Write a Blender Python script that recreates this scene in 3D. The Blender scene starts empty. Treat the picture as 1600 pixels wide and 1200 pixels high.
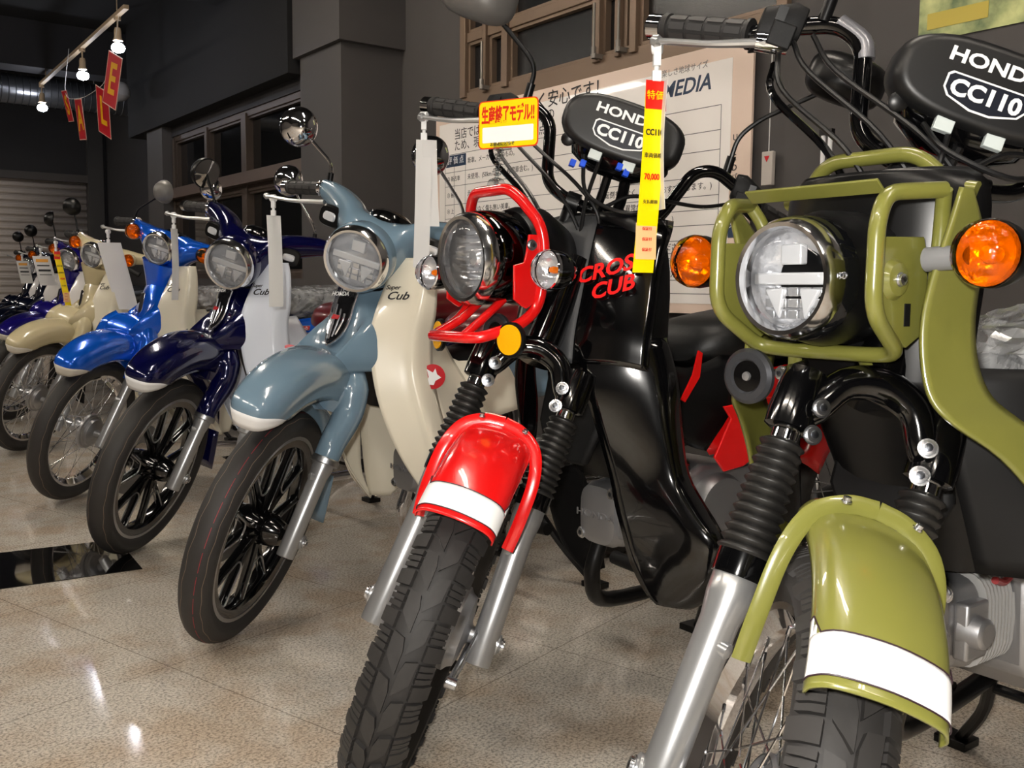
import bpy, math, random
from mathutils import Vector as V, Matrix as X4
from math import sin, cos, pi, radians as R_
random.seed(7)
SC = bpy.context.scene
COL = SC.collection
# ---------------------------------------------------------------- camera
FPX, PITCH, ROLL, CAMZ = 1527.5, 5.676, -0.585, 0.821
cd = bpy.data.cameras.new('camera'); cam = bpy.data.objects.new('camera', cd); COL.objects.link(cam)
cd.sensor_fit = 'HORIZONTAL'; cd.sensor_width = 36; cd.lens = FPX/1600*36; cd.clip_start = .02; cd.clip_end = 80
cam.matrix_world = X4.Translation((0, 0, CAMZ)) @ X4.Rotation(R_(90-PITCH), 4, 'X') @ X4.Rotation(R_(-ROLL), 4, 'Z')
SC.camera = cam
# ---------------------------------------------------------------- world / exposure
w = bpy.data.worlds.new('room_air'); SC.world = w; w.use_nodes = True
w.node_tree.nodes['Background'].inputs[0].default_value = (.55, .58, .65, 1)
w.node_tree.nodes['Background'].inputs[1].default_value = .06
SC.view_settings.view_transform = 'Standard'; SC.view_settings.look = 'None'
SC.view_settings.exposure = 0.15; SC.view_settings.gamma = 1; SC.view_settings.use_curve_mapping = False
# the camera's own flash, just above and beside the lens
def light(name, kind, loc, energy, color, size=.05, **k):
    l = bpy.data.lights.new(name, kind); l.energy = energy; l.color = color
    if kind == 'POINT': l.shadow_soft_size = size
    o = bpy.data.objects.new(name, l); COL.objects.link(o); o.location = loc
    for a, b in k.items(): setattr(l, a, b)
    return o
light('camera_flash', 'POINT', (-.05, -.03, CAMZ+.06), 68, (1, .96, .9), .02)
# wall frame: n points away from the camera to the window wall, d runs along the wall to the far end
N = V((.8039, .5948, 0)); D = V((-.5948, .8039, 0)); Z = V((0, 0, 1))
def W(t, q, z): return N*q + D*t + Z*z
# ---------------------------------------------------------------- materials
def lin(c):
    if isinstance(c, str):
        c = [int(c[i:i+2], 16)/255 for i in (0, 2, 4)]
    return tuple(((v/12.92) if v <= .04045 else ((v+.055)/1.055)**2.4) for v in c) + (1,)
MT = {}
def mat(name, col, rough=.5, metal=0, coat=0, trans=0, emit=0, alpha=1, bump=None, spec=.5, vary=None, ior=1.5):
    if name in MT: return MT[name]
    m = bpy.data.materials.new(name); m.use_nodes = True; nt = m.node_tree; b = nt.nodes['Principled BSDF']
    b.inputs['Base Color'].default_value = lin(col); b.inputs['Roughness'].default_value = rough
    b.inputs['Metallic'].default_value = metal; b.inputs['Coat Weight'].default_value = coat; b.inputs['Coat Roughness'].default_value = .03
    b.inputs['Transmission Weight'].default_value = trans; b.inputs['IOR'].default_value = ior; b.inputs['Specular IOR Level'].default_value = spec
    if emit: b.inputs['Emission Color'].default_value = lin(col); b.inputs['Emission Strength'].default_value = emit
    if bump:
        tc = nt.nodes.new('ShaderNodeTexCoord'); n = nt.nodes.new('ShaderNodeTexNoise'); bp = nt.nodes.new('ShaderNodeBump')
        n.inputs['Scale'].default_value = bump[0]; n.inputs['Detail'].default_value = 4; bp.inputs['Strength'].default_value = bump[1]; bp.inputs['Distance'].default_value = bump[2] if len(bump) > 2 else .001
        nt.links.new(tc.outputs['Object'], n.inputs['Vector']); nt.links.new(n.outputs['Fac'], bp.inputs['Height']); nt.links.new(bp.outputs['Normal'], b.inputs['Normal'])
    if vary:
        tc = nt.nodes.new('ShaderNodeTexCoord'); n = nt.nodes.new('ShaderNodeTexNoise'); n.inputs['Scale'].default_value = vary[0]; n.inputs['Detail'].default_value = 6
        r = nt.nodes.new('ShaderNodeValToRGB'); r.color_ramp.elements[0].color = lin(vary[1]); r.color_ramp.elements[1].color = lin(vary[2])
        r.color_ramp.elements[0].position = .35; r.color_ramp.elements[1].position = .65
        nt.links.new(tc.outputs['Object'], n.inputs['Vector']); nt.links.new(n.outputs['Fac'], r.inputs['Fac']); nt.links.new(r.outputs['Color'], b.inputs['Base Color'])
    MT[name] = m; return m
def clear(name, tint, rough=.0, opac=.0, bump=None):
    """thin clear plastic or glass: lets light straight through and mirrors a little of it"""
    if name in MT: return MT[name]
    m = bpy.data.materials.new(name); m.use_nodes = True; nt = m.node_tree; nt.nodes.clear()
    out = nt.nodes.new('ShaderNodeOutputMaterial'); mx = nt.nodes.new('ShaderNodeMixShader'); tr = nt.nodes.new('ShaderNodeBsdfTransparent'); gl = nt.nodes.new('ShaderNodeBsdfGlossy')
    fr = nt.nodes.new('ShaderNodeLayerWeight'); fr.inputs['Blend'].default_value = .25 if not opac else .25+opac
    tr.inputs[0].default_value = lin(tint); gl.inputs['Roughness'].default_value = rough; gl.inputs[0].default_value = (1, 1, 1, 1)
    nt.links.new(fr.outputs['Fresnel' if not opac else 'Facing'], mx.inputs[0]); nt.links.new(tr.outputs[0], mx.inputs[1]); nt.links.new(gl.outputs[0], mx.inputs[2]); nt.links.new(mx.outputs[0], out.inputs[0])
    if bump:
        tc = nt.nodes.new('ShaderNodeTexCoord'); n = nt.nodes.new('ShaderNodeTexNoise'); bp = nt.nodes.new('ShaderNodeBump'); n.inputs['Scale'].default_value = bump[0]; n.inputs['Detail'].default_value = 3
        bp.inputs['Strength'].default_value = bump[1]; bp.inputs['Distance'].default_value = .01
        nt.links.new(tc.outputs['Object'], n.inputs['Vector']); nt.links.new(n.outputs['Fac'], bp.inputs['Height']); nt.links.new(bp.outputs['Normal'], gl.inputs['Normal']); nt.links.new(bp.outputs['Normal'], fr.inputs['Normal'])
    MT[name] = m; return m
CHROME = mat('chrome', 'e6e6ea', .05, 1); RINGC = mat('lamp_ring_chrome', 'f0f0f2', .14, 1); BRUSHED = mat('brushed_silver', 'b9babd', .34, 1, bump=(60, .1)); SILVERP = mat('silver_paint', 'b4b5b6', .3, .75, coat=.4)
def foil():
    """crumpled clear polythene: part see-through, part milky and shiny"""
    m = bpy.data.materials.new('plastic_wrap'); m.use_nodes = True; nt = m.node_tree; b = nt.nodes['Principled BSDF']; out = nt.nodes['Material Output']
    b.inputs['Base Color'].default_value = lin('c8cacc'); b.inputs['Roughness'].default_value = .12; b.inputs['Coat Weight'].default_value = 1
    tr = nt.nodes.new('ShaderNodeBsdfTransparent'); mx = nt.nodes.new('ShaderNodeMixShader'); tc = nt.nodes.new('ShaderNodeTexCoord')
    n = nt.nodes.new('ShaderNodeTexNoise'); n.inputs['Scale'].default_value = 13; n.inputs['Detail'].default_value = 5; n.inputs['Distortion'].default_value = 1.5
    v = nt.nodes.new('ShaderNodeTexVoronoi'); v.feature = 'DISTANCE_TO_EDGE'; v.inputs['Scale'].default_value = 16
    ad = nt.nodes.new('ShaderNodeMath'); ad.operation = 'ADD'; bp = nt.nodes.new('ShaderNodeBump'); bp.inputs['Distance'].default_value = .03; bp.inputs['Strength'].default_value = 1
    r = nt.nodes.new('ShaderNodeMapRange'); r.inputs[1].default_value = .35; r.inputs[2].default_value = .65; r.inputs[3].default_value = .25; r.inputs[4].default_value = .75
    k = nt.links.new; k(tc.outputs['Object'], n.inputs['Vector']); k(tc.outputs['Object'], v.inputs['Vector']); k(n.outputs['Fac'], ad.inputs[0]); k(v.outputs['Distance'], ad.inputs[1]); k(ad.outputs[0], bp.inputs['Height']); k(bp.outputs[0], b.inputs['Normal'])
    k(n.outputs['Fac'], r.inputs[0]); k(r.outputs[0], mx.inputs[0]); k(tr.outputs[0], mx.inputs[1]); k(b.outputs[0], mx.inputs[2]); k(mx.outputs[0], out.inputs[0]); return m
ALU = mat('cast_aluminium', 'a9a9ab', .42, .85, bump=(120, .25)); ZINC = mat('zinc_bolt', 'd8dade', .25, 1); BOLTIN = mat('bolt_recess', '6d7178', .3, 1)
RUBBER = mat('tyre_rubber', '2a2827', .62, bump=(90, .15)); TREADL = mat('tread_edge_glint', '7d6c5c', .7); REDL = mat('red_tyre_line', '9a2430', .6)
BOOT = mat('fork_boot_rubber', '181716', .42); GRIP = mat('grip_rubber', '1d1c1c', .55, bump=(300, .3))
BLK = mat('black_gloss', '050506', .12, coat=.6); BLKS = mat('black_satin', '09090a', .33, spec=.35); BLKM = mat('black_matte', '0c0c0d', .6, bump=(400, .15), spec=.3); GREYM = mat('grey_matte_stripe', '37383a', .55)
GLASS = clear('clear_lens', 'f4f6f8'); WRAP = foil(); REFL = mat('lamp_reflector', 'f2f2f4', .18, .72, bump=(45, .7, .004))
LENSWHITE = mat('lamp_light_bar', 'e8e8ea', .25, .3); AMBER = mat('amber_lens', 'ff7a00', .12, coat=.8, bump=(110, .8, .004)); AMBERC = clear('amber_clear_lens', 'ffa614', .05, bump=(60, .35)); AMBERR = mat('amber_reflector', 'ffb800', .25, coat=.5, bump=(700, .6)); REDGL = mat('red_lens', 'b01020', .1, coat=.8)
WHITEB = mat('white_reflective_band', 'f6f6f6', .35); WHITE = mat('white_plastic', 'eeeeee', .4); PAPER = mat('paper', 'd9d8d6', .7); PAPERD = mat('paper_shaded_print', '8f9298', .7)
REDL2 = mat('red_badge_letters', 'ff1c1c', .35); YEL = mat('yellow_card', 'ffe000', .35, coat=.2); RED = mat('red_print', 'd81e10', .4); INK = mat('black_print', '16161a', .5); NAVYINK = mat('navy_print', '1c3350', .5); SEATB = mat('seat_vinyl_black', '0a0a0a', .5, bump=(200, .3))
BLUEC = mat('blue_connector', '1c50d8', .35); CABLE = mat('cable_black', '111112', .35); MIRR = mat('mirror_glass', 'f2f2f2', .01, 1); BACKG = mat('mirror_back_grey', '6a6864', .35)
# ---------------------------------------------------------------- mesh kit
class M:
    def __init__(s): s.v = []; s.f = []; s.m = []
    def add(s, vs, fs, mi=0):
        b = len(s.v); s.v += [tuple(v) for v in vs]; s.f += [tuple(i+b for i in f) for f in fs]; s.m += [mi]*len(fs); return s
    def frame(s, ax):
        ax = V(ax).normalized(); h = V((0, 0, 1)) if abs(ax.z) < .9 else V((1, 0, 0)); a = ax.cross(h).normalized(); return ax, a, ax.cross(a)
    def lathe(s, prof, o=(0, 0, 0), ax=(0, 1, 0), n=32, mi=0, cap=True):
        ax, a, b = s.frame(ax); o = V(o); vs = []; fs = []
        for r, h in prof:
            for i in range(n):
                t = 2*pi*i/n; vs.append(o+ax*h+(a*cos(t)+b*sin(t))*max(r, 1e-5))
        for j in range(len(prof)-1):
            for i in range(n):
                k = (i+1) % n; fs.append((j*n+i, j*n+k, (j+1)*n+k, (j+1)*n+i))
        if cap:
            if prof[0][0] > 1e-4: fs.append(tuple(range(n-1, -1, -1)))
            if prof[-1][0] > 1e-4: fs.append(tuple((len(prof)-1)*n+i for i in range(n)))
        return s.add(vs, fs, mi)
    def tube(s, pts, r, n=12, mi=0, spl=0, close=False, flat=None):
        pts = [V(p) for p in pts]
        if spl: pts, r = cr(pts, spl, close, r)
        m = len(pts); rs = r if isinstance(r, (list, tuple)) else [r]*m
        T = []
        for i in range(m):
            if close: t = pts[(i+1) % m]-pts[i-1]
            else: t = pts[min(i+1, m-1)]-pts[max(i-1, 0)]
            T.append(t.normalized())
        _, a, b = s.frame(T[0]); vs = []; fs = []
        for i in range(m):
            if i:
                a = (a-T[i]*a.dot(T[i])).normalized()
            b = T[i].cross(a)
            for k in range(n):
                q = 2*pi*k/n; fx, fy = (1, 1) if not flat else flat
                vs.append(pts[i]+(a*cos(q)*fx+b*sin(q)*fy)*rs[i])
        for i in range(m if close else m-1):
            j = (i+1) % m
            for k in range(n): l = (k+1) % n; fs.append((i*n+k, i*n+l, j*n+l, j*n+k))
        if not close: fs += [tuple(range(n-1, -1, -1)), tuple((m-1)*n+k for k in range(n))]
        return s.add(vs, fs, mi)
    def box(s, c, sz, xd=(1, 0, 0), yd=(0, 1, 0), mi=0):
        c = V(c); x = V(xd).normalized(); y = V(yd); y = (y-x*y.dot(x)).normalized(); z = x.cross(y); hx, hy, hz = [q/2 for q in sz]
        vs = [c+x*hx*i+y*hy*j+z*hz*k for i in (-1, 1) for j in (-1, 1) for k in (-1, 1)]
        return s.add(vs, [(0, 1, 3, 2), (4, 6, 7, 5), (0, 4, 5, 1), (2, 3, 7, 6), (0, 2, 6, 4), (1, 5, 7, 3)], mi)
    def prism(s, poly, o, xd, yd, th, mi=0):
        """polygon in the plane (xd, yd) through o, thickened by th on both sides of it"""
        o = V(o); x = V(xd).normalized(); y = V(yd); y = (y-x*y.dot(x)).normalized(); z = x.cross(y); n = len(poly)
        vs = [o+x*a+y*b-z*th/2 for a, b in poly]+[o+x*a+y*b+z*th/2 for a, b in poly]
        return s.add(vs, [tuple(range(n-1, -1, -1)), tuple(range(n, 2*n))]+[(i, (i+1) % n, n+(i+1) % n, n+i) for i in range(n)], mi)
    def net(s, rows, su=4, sv=4, mi=0, cu=False):
        """smooth sheet through a control grid (cu closes each row)"""
        rows = [cr([V(p) for p in r], sv, cu)[0] for r in rows]
        cols = list(zip(*rows)); cols = [cr(list(c), su)[0] for c in cols]; g = list(zip(*cols)); a, b = len(g), len(g[0])
        vs = [p for r in g for p in r]; e = b if cu else b-1
        return s.add(vs, [(i*b+j, i*b+(j+1) % b, (i+1)*b+(j+1) % b, (i+1)*b+j) for i in range(a-1) for j in range(e)], mi)
    def loft(s, secs, mi=0, su=0):
        """closed rings joined and capped"""
        if su: cols = list(zip(*[[V(p) for p in r] for r in secs])); secs = list(zip(*[cr(list(c), su)[0] for c in cols]))
        n = len(secs[0]); vs = [p for r in secs for p in r]
        fs = [(i*n+j, i*n+(j+1) % n, (i+1)*n+(j+1) % n, (i+1)*n+j) for i in range(len(secs)-1) for j in range(n)]
        return s.add(vs, fs+[tuple(range(n-1, -1, -1)), tuple((len(secs)-1)*n+j for j in range(n))], mi)
    def build(s, name, mats, par=None, mw=None, ang=35, solid=0, bevel=0, sub=0, soff=-1):
        me = bpy.data.meshes.new(name); me.from_pydata(s.v, [], s.f)
        for m in (mats if isinstance(mats, (list, tuple)) else [mats]): me.materials.append(m)
        me.polygons.foreach_set('material_index', s.m); me.polygons.foreach_set('use_smooth', [True]*len(s.f)); me.update()
        me.set_sharp_from_angle(angle=R_(ang)) if ang else me.polygons.foreach_set('use_smooth', [False]*len(s.f))
        return place(me, name, par, mw, solid, bevel, sub, soff)
def place(me, name, par=None, mw=None, solid=0, bevel=0, sub=0, soff=-1):
    o = bpy.data.objects.new(name, me); COL.objects.link(o)
    if par: o.parent = par
    if mw is not None: o.matrix_local = mw
    if sub: q = o.modifiers.new('s', 'SUBSURF'); q.levels = q.render_levels = sub
    if solid: q = o.modifiers.new('t', 'SOLIDIFY'); q.thickness = solid; q.offset = soff
    if bevel: q = o.modifiers.new('b', 'BEVEL'); q.width = bevel; q.segments = 2; q.limit_method = 'ANGLE'; q.angle_limit = R_(40)
    return o
def cr(p, k, close=False, r=None):
    """Catmull-Rom resample, radii with it"""
    n = len(p); out = []; ro = []; rs = r if isinstance(r, (list, tuple)) else None
    if k <= 1 or n < 3 and not close and k <= 1: return list(p), r
    seg = n if close else n-1
    def g(i): return p[i % n] if close else (p[i] if 0 <= i < n else (p[0]*2-p[1] if i < 0 else p[-1]*2-p[-2]))
    for i in range(seg):
        a, b, c, d = g(i-1), g(i), g(i+1), g(i+2)
        for j in range(k):
            t = j/k; out.append((b*2+(c-a)*t+(a*2-b*5+c*4-d)*t*t+(b*3-a-c*3+d)*t**3)*.5)
            if rs: ro.append(rs[i]+(rs[(i+1) % n]-rs[i])*t)
    if not close:
        out.append(p[-1])
        if rs: ro.append(rs[-1])
    return out, (ro if rs else r)
def fil(pts, r, k=5):
    """polyline with rounded corners"""
    pts = [V(p) for p in pts]; out = [pts[0]]
    for a, b, c in zip(pts, pts[1:], pts[2:]):
        u = (a-b); w_ = (c-b); q = min(r, u.length*.48, w_.length*.48); A = b+u.normalized()*q; C = b+w_.normalized()*q
        for i in range(k+1): t = i/k; out.append(A*(1-t)**2+b*2*t*(1-t)+C*t*t)
    return out+[pts[-1]]
def tag(o, label=None, cat=None, group=None, kind=None):
    if label: o['label'] = label
    if cat: o['category'] = cat
    if group: o['group'] = group
    if kind: o['kind'] = kind
    return o
def empty(name, loc, rot=(0, 0, 0)):
    o = bpy.data.objects.new(name, None); COL.objects.link(o); o.location = loc; o.rotation_euler = rot; o.empty_display_size = .1; return o
TXT = {}
def text(s, size, o, xd, yd, m, par=None, name='lettering', ex=.0004, shear=0, wsc=1, align='CENTER', bold=0, mw=None):
    """flat raised lettering standing on the plane (xd, yd) at o"""
    key = (s, size, ex, shear, wsc, align, bold, m.name)
    if key not in TXT:
        c = bpy.data.curves.new('t', 'FONT'); c.body = s; c.size = size; c.extrude = ex; c.shear = shear; c.align_x = align; c.align_y = 'CENTER'; c.resolution_u = 3; c.offset = bold
        t = bpy.data.objects.new('t', c); COL.objects.link(t); bpy.context.view_layer.update()
        me = bpy.data.meshes.new_from_object(t.evaluated_get(bpy.context.evaluated_depsgraph_get())); me.name = name
        bpy.data.objects.remove(t); bpy.data.curves.remove(c); me.materials.clear(); me.materials.append(m)
        me.transform(X4.Diagonal((wsc, 1, 1, 1))); TXT[key] = me
    x = V(xd).normalized(); y = V(yd); y = (y-x*y.dot(x)).normalized(); z = x.cross(y)
    fm = X4((x, y, z)).transposed().to_4x4(); fm.translation = V(o)
    return place(TXT[key], name, par, fm if mw is None else mw @ fm)
def my(p): return [(x, -y, z) for x, y, z in p]
# ---------------------------------------------------------------- the room shell
WALLG = mat('wall_grey_paint', '474443', .7, bump=(8, .1)); WALLD = mat('wall_dark_grey', '2b2a2c', .75); CEIL = mat('ceiling_black', '171719', .85)
TAN = mat('bronze_window_frame', '7a6756', .5, .3); PANE = mat('dark_window_glass', '08090a', .06, 0, coat=.3); WIRED = mat('wired_window_glass', '141517', .25, bump=(260, .5))
def struct(o, label=None): o['kind'] = 'structure'; return o
# granite floor with thin joints
fm = bpy.data.materials.new('granite_floor'); fm.use_nodes = True; nt = fm.node_tree; b = nt.nodes['Principled BSDF']; L = nt.links.new
tc = nt.nodes.new('ShaderNodeTexCoord'); mp = nt.nodes.new('ShaderNodeMapping'); mp.inputs['Rotation'].default_value = (0, 0, math.atan2(-.8039, .5948)); L(tc.outputs['Object'], mp.inputs['Vector'])
def noise(sc, det=5):
    n = nt.nodes.new('ShaderNodeTexNoise'); n.inputs['Scale'].default_value = sc; n.inputs['Detail'].default_value = det; n.inputs['Roughness'].default_value = .7; L(mp.outputs[0], n.inputs['Vector']); return n
def ramp(src, stops):
    r = nt.nodes.new('ShaderNodeValToRGB'); e = r.color_ramp.elements
    e[0].position, e[0].color = stops[0][0], lin(stops[0][1]); e[1].position, e[1].color = stops[-1][0], lin(stops[-1][1])
    for p, c in stops[1:-1]: q = e.new(p); q.color = lin(c)
    L(src, r.inputs['Fac']); return r
def mixc(f, a, c, mode='MIX'):
    m = nt.nodes.new('ShaderNodeMix'); m.data_type = 'RGBA'; m.blend_type = mode
    if isinstance(f, (int, float)): m.inputs[0].default_value = f
    else: L(f, m.inputs[0])
    L(a, m.inputs[6]); L(c, m.inputs[7]); return m.outputs[2]
g1 = ramp(noise(170, 3).outputs['Fac'], [(.38, '5f5a57'), (.47, 'b5aea4'), (.56, 'e2dacd')])
g2 = ramp(noise(60, 6).outputs['Fac'], [(.35, 'bfb7aa'), (.65, 'dcd4c6')])
g3 = ramp(noise(3.1, 3).outputs['Fac'], [(.45, 'ffffff'), (.62, 'e8d9cb')])
c_ = mixc(.4, g1.outputs['Color'], g2.outputs['Color']); c_ = mixc(.8, c_, g3.outputs['Color'], 'MULTIPLY')
br = nt.nodes.new('ShaderNodeTexBrick'); br.offset = 0; br.inputs['Scale'].default_value = 1; br.inputs['Brick Width'].default_value = .6; br.inputs['Row Height'].default_value = .6; br.inputs['Mortar Size'].default_value = .0012
br.inputs['Color1'].default_value = br.inputs['Color2'].default_value = (1, 1, 1, 1); br.inputs['Mortar'].default_value = (.45, .42, .4, 1); L(mp.outputs[0], br.inputs['Vector'])
c_ = mixc(1.0, c_, br.outputs['Color'], 'MULTIPLY'); L(c_, b.inputs['Base Color']); b.inputs['Roughness'].default_value = .13; b.inputs['Specular IOR Level'].default_value = .5
rr = ramp(noise(9, 4).outputs['Fac'], [(.3, '3c3c3c'), (.7, '666666')]); L(rr.outputs['Color'], b.inputs['Roughness'])
def slab(name, t0, t1, q0, q1, z0, z1, m, par=None, bevel=0, **k):
    o = M().box(W((t0+t1)/2, (q0+q1)/2, (z0+z1)/2), (abs(t1-t0), abs(q1-q0), abs(z1-z0)), D, N).build(name, m, par, bevel=bevel, **k); return o
struct(slab('floor', -5, 12.2, -5, 3.3, -.1, 0, fm))
struct(slab('ceiling', -5, 12.2, -5, 3.3, 3.1, 3.2, CEIL))
BI = mat('black_polished_inlay', '08080a', .04, coat=.5)
def tq(x, y): p = V((x, y, 0)); return p.dot(D), p.dot(N)
def inlay(name, pts, i):
    m = M(); m.v = [(x, y, .0005) for x, y in pts]+[(x, y, .0025) for x, y in pts]; n = len(pts); m.f = [tuple(range(n, 2*n))]+[(a, (a+1) % n, n+(a+1) % n, n+a) for a in range(n)]; m.m = [0]*len(m.f)
    return struct(m.build(name, BI))
inlay('trim_1', [(-1.06, 2.75), (-1.26, 3.07), (-3.2, 1.92), (-2.95, 1.52)][::-1], 1)
inlay('trim_2', [(-1.19, 4.29), (-1.38, 4.6), (-1.0, 4.9), (-.78, 4.6)][::-1], 2)
# window wall: solid pieces around two banks of windows
wr = slab('wall_right', -5, 2.37, 3.0, 3.3, 0, 3.1, WALLG); struct(wr)
struct(slab('wall_right', 2.37, 4.52, 3.0, 3.3, 0, 1.80, WALLG, wr)); struct(slab('wall_right', 2.37, 4.52, 3.0, 3.3, 2.55, 3.1, WALLD, wr)); struct(slab('wall_right', 4.52, 5.18, 3.0, 3.3, 0, 3.1, WALLG, wr))
pil = slab('column_1', 5.18, 5.73, 2.6, 3.3, 0, 3.1, WALLG); pil.name = 'wall_column'; struct(pil)
pi2 = slab('wall_column', 8.43, 8.85, 2.58, 3.3, 0, 3.1, WALLG); struct(pi2)
struct(slab('trim_3', 5.14, 5.77, 2.57, 3.0, 2.2, 3.1, WALLG))
w2 = slab('wall_left', 5.73, 8.43, 2.66, 3.3, 0, .86, WALLG); struct(w2); struct(slab('wall_left', 5.73, 8.43, 2.66, 3.3, 2.04, 3.1, WALLD, w2)); struct(slab('wall_left', 5.73, 8.43, 2.9, 3.3, .86, 2.04, WALLD, w2))
struct(slab('wall_left', 8.85, 12.2, 2.9, 3.3, 0, 3.1, WALLD, w2))
TAND = mat('dark_bronze_frame', '4b4038', .5, .3)
def windows(name, t0, t1, q, z0, z1, muls, trans, m=PANE, fr=None):
    fr = fr or TAN
    f = M()
    fw = .035
    for z in [z0, z1]+trans: f.box(W((t0+t1)/2, q, z), (t1-t0, .06, .05), D, N)
    for t, wd in muls: f.box(W(t, q-.01, (z0+z1)/2), (wd, .07, z1-z0), D, N)
    o = f.build(name, fr, bevel=.003); struct(o)
    zs = [z0]+trans+[z1]
    ts = sorted(t for t, _ in muls)
    for za, zb in zip(zs, zs[1:]):
        for a, b_ in zip(ts, ts[1:]):
            p = M().box(W((a+b_)/2, q+.015, (za+zb)/2), (b_-a-.01, .006, zb-za-.01), D, N); p.build('window_pane', m, o)
            p = M(); hx = (b_-a)/2-.03; hz = (zb-za)/2-.03
            for s in (-1, 1): p.box(W((a+b_)/2+s*hx, q, (za+zb)/2), (.022, .04, 2*hz), D, N); p.box(W((a+b_)/2, q, (za+zb)/2+s*hz), (2*hx, .04, .022), D, N)
            p.build('sash', fr, o)
    return o
wa = windows('window_1', 2.37, 4.52, 3.02, 1.83, 2.55, [(2.39, .05), (3.18, .04), (3.28, .03), (3.42, .05), (4.12, .05), (4.30, .03), (4.50, .05)], [2.14], WIRED)
windows('window_2', 5.75, 8.41, 2.7, .88, 2.02, [(5.77, .04), (6.82, .09), (7.6, .05), (8.39, .04)], [1.5], fr=TAND)
struct(slab('trim_5', 5.73, 8.43, 2.60, 2.66, 1.52, 1.60, mat('ledge_brown', '55473e', .55)))
struct(slab('trim_6', 2.37, 4.75, 2.975, 3.0, 1.765, 1.815, TAN))
for t in (4.28, 3.40, 3.24):       # window stays
    a = M().tube([W(t, 2.95, 1.86), W(t, 2.95, 2.08)], .006, 8).tube([W(t, 2.95, 1.84), W(t, 2.95, 1.89)], .011, 8).box(W(t, 2.975, 1.85), (.03, .06, .02), D, N)
    a.build('window_stay', mat('stay_grey', '8b867f', .4, .5), wa)
# far end wall with a roller shutter
T_END = 11.5
we = slab('wall_back', T_END, T_END+.2, -5, 1.2, 0, 3.1, WALLD); struct(we); struct(slab('wall_back', T_END, T_END+.2, 2.7, 3.3, 0, 3.1, WALLD, we)); struct(slab('wall_back', T_END, T_END+.2, 1.2, 2.7, 1.92, 3.1, WALLD, we))
sh = M(); SHUT = mat('shutter_slats', 'c4bab1', .5, .1)
rows = []
for i in range(26):
    z = .02+i*.075
    if z > 1.9: break
    rows.append([W(T_END+.06, 1.2, z), W(T_END+.06, 2.7, z)]); rows.append([W(T_END+.045, 1.2, z+.036), W(T_END+.045, 2.7, z+.036)]); rows.append([W(T_END+.06, 1.2, z+.07), W(T_END+.06, 2.7, z+.07)])
for r0, r1 in zip(rows, rows[1:]): sh.add([r0[0], r0[1], r1[1], r1[0]], [(0, 1, 2, 3)])
o = sh.build('door_1', SHUT, ang=20, solid=.002); struct(o)
struct(slab('trim_7', T_END-.06, T_END+.04, 2.7, 2.86, 0, 3.1, mat('shutter_post', '3f3d3c', .6))); struct(slab('trim_8', T_END-.04, T_END+.04, .6, 2.7, 1.9, 1.98, mat('shutter_head', '4c4744', .6)))
struct(slab('ceiling_beam', 5.80, 9.3, 2.55, 2.9, 2.12, 3.1, mat('soffit_black', '0e0e10', .9))); struct(slab('ceiling_beam', 6.6, 7.0, -5, 2.60, 2.78, 3.1, CEIL)); struct(slab('ceiling_beam', 2.2, 2.6, -5, 3.0, 2.85, 3.1, CEIL)); struct(slab('ceiling_beam', 9.6, 9.9, -5, 3.0, 2.7, 3.1, mat('beam_dark_grey', '2c2b2e', .8)))
# walls behind and beside the camera close the room
struct(slab('wall_front', -5.2, -5, -5, 3.3, 0, 3.1, WALLD)); struct(slab('wall_side', -5, 12.2, -5.2, -5, 0, 3.1, mat('shop_side_wall', '5b5652', .7)))
# ---------------------------------------------------------------- room lamps: fluorescent battens on the ceiling (they show in the polish of the shields)
TUBE = mat('fluorescent_tube', 'fff4e6', emit=1); TUBE.node_tree.nodes['Principled BSDF'].inputs['Emission Strength'].default_value = 75
BAT = mat('batten_white', 'cfcdc8', .5)
k = 0
for t, q in [(-2.4, -1.6), (-.4, -1.6), (1.2, -1.6), (3.6, -1.6), (5.2, -1.6), (8.4, -1.6), (10.7, -1.6), (-1.2, .9), (1.1, 1.2), (4.4, 1.2)]:
    e = empty('fluorescent_light', W(t, q, 3.02)); tag(e, 'white twin fluorescent batten on the dark ceiling, number %d along its row' % k, 'ceiling light', 'fluorescent battens'); k += 1
    m_ = M().box((0, 0, .04), (1.26, .16, .05), D, N); m_.build('housing', BAT, e, bevel=.004)
    for s in (-.045, .045): M().tube([D*-.6+N*s, D*.6+N*s], .014, 10).build('tube', TUBE, e)
for o in [o for o in COL.objects if o.name.startswith('fluorescent_light')]:
    p = o.location; pos = 'nearer the bikes' if p.dot(N) > 0 else 'behind the camera'
    o['label'] = 'white twin fluorescent batten, ' + ('%.0f metres from the end wall, row %s' % (T_END-p.dot(D), pos))
# ---------------------------------------------------------------- motorcycles: x forward from the front axle, y to the bike's left, z up
RAKE = R_(26.5); UA = V((-sin(RAKE), 0, cos(RAKE)))
def steer(a, trail): o = V((trail, 0, 0)); return X4.Translation(o) @ X4.Rotation(R_(a), 4, UA) @ X4.Translation(-o)
def bolt(par, p, ax, mw=None, r=.008, name='bolt'):
    key = ('bolt', round(r, 4))
    if key not in TXT:
        b_ = M().lathe([(r*1.25, 0), (r*1.3, .002), (r, .0022), (r, .006), (r*.6, .0065)], (0, 0, 0), (0, 0, 1), 16).lathe([(r*.55, .0066), (r*.5, .0068)], (0, 0, 0), (0, 0, 1), 12, mi=1)
        ob = b_.build(name, [ZINC, BOLTIN]); TXT[key] = ob.data; bpy.data.objects.remove(ob)
    q = V((0, 0, 1)).rotation_difference(V(ax)).to_matrix().to_4x4(); q.translation = V(p)
    return place(TXT[key], name, par, q if mw is None else mw @ q)
SPK = {}
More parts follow.
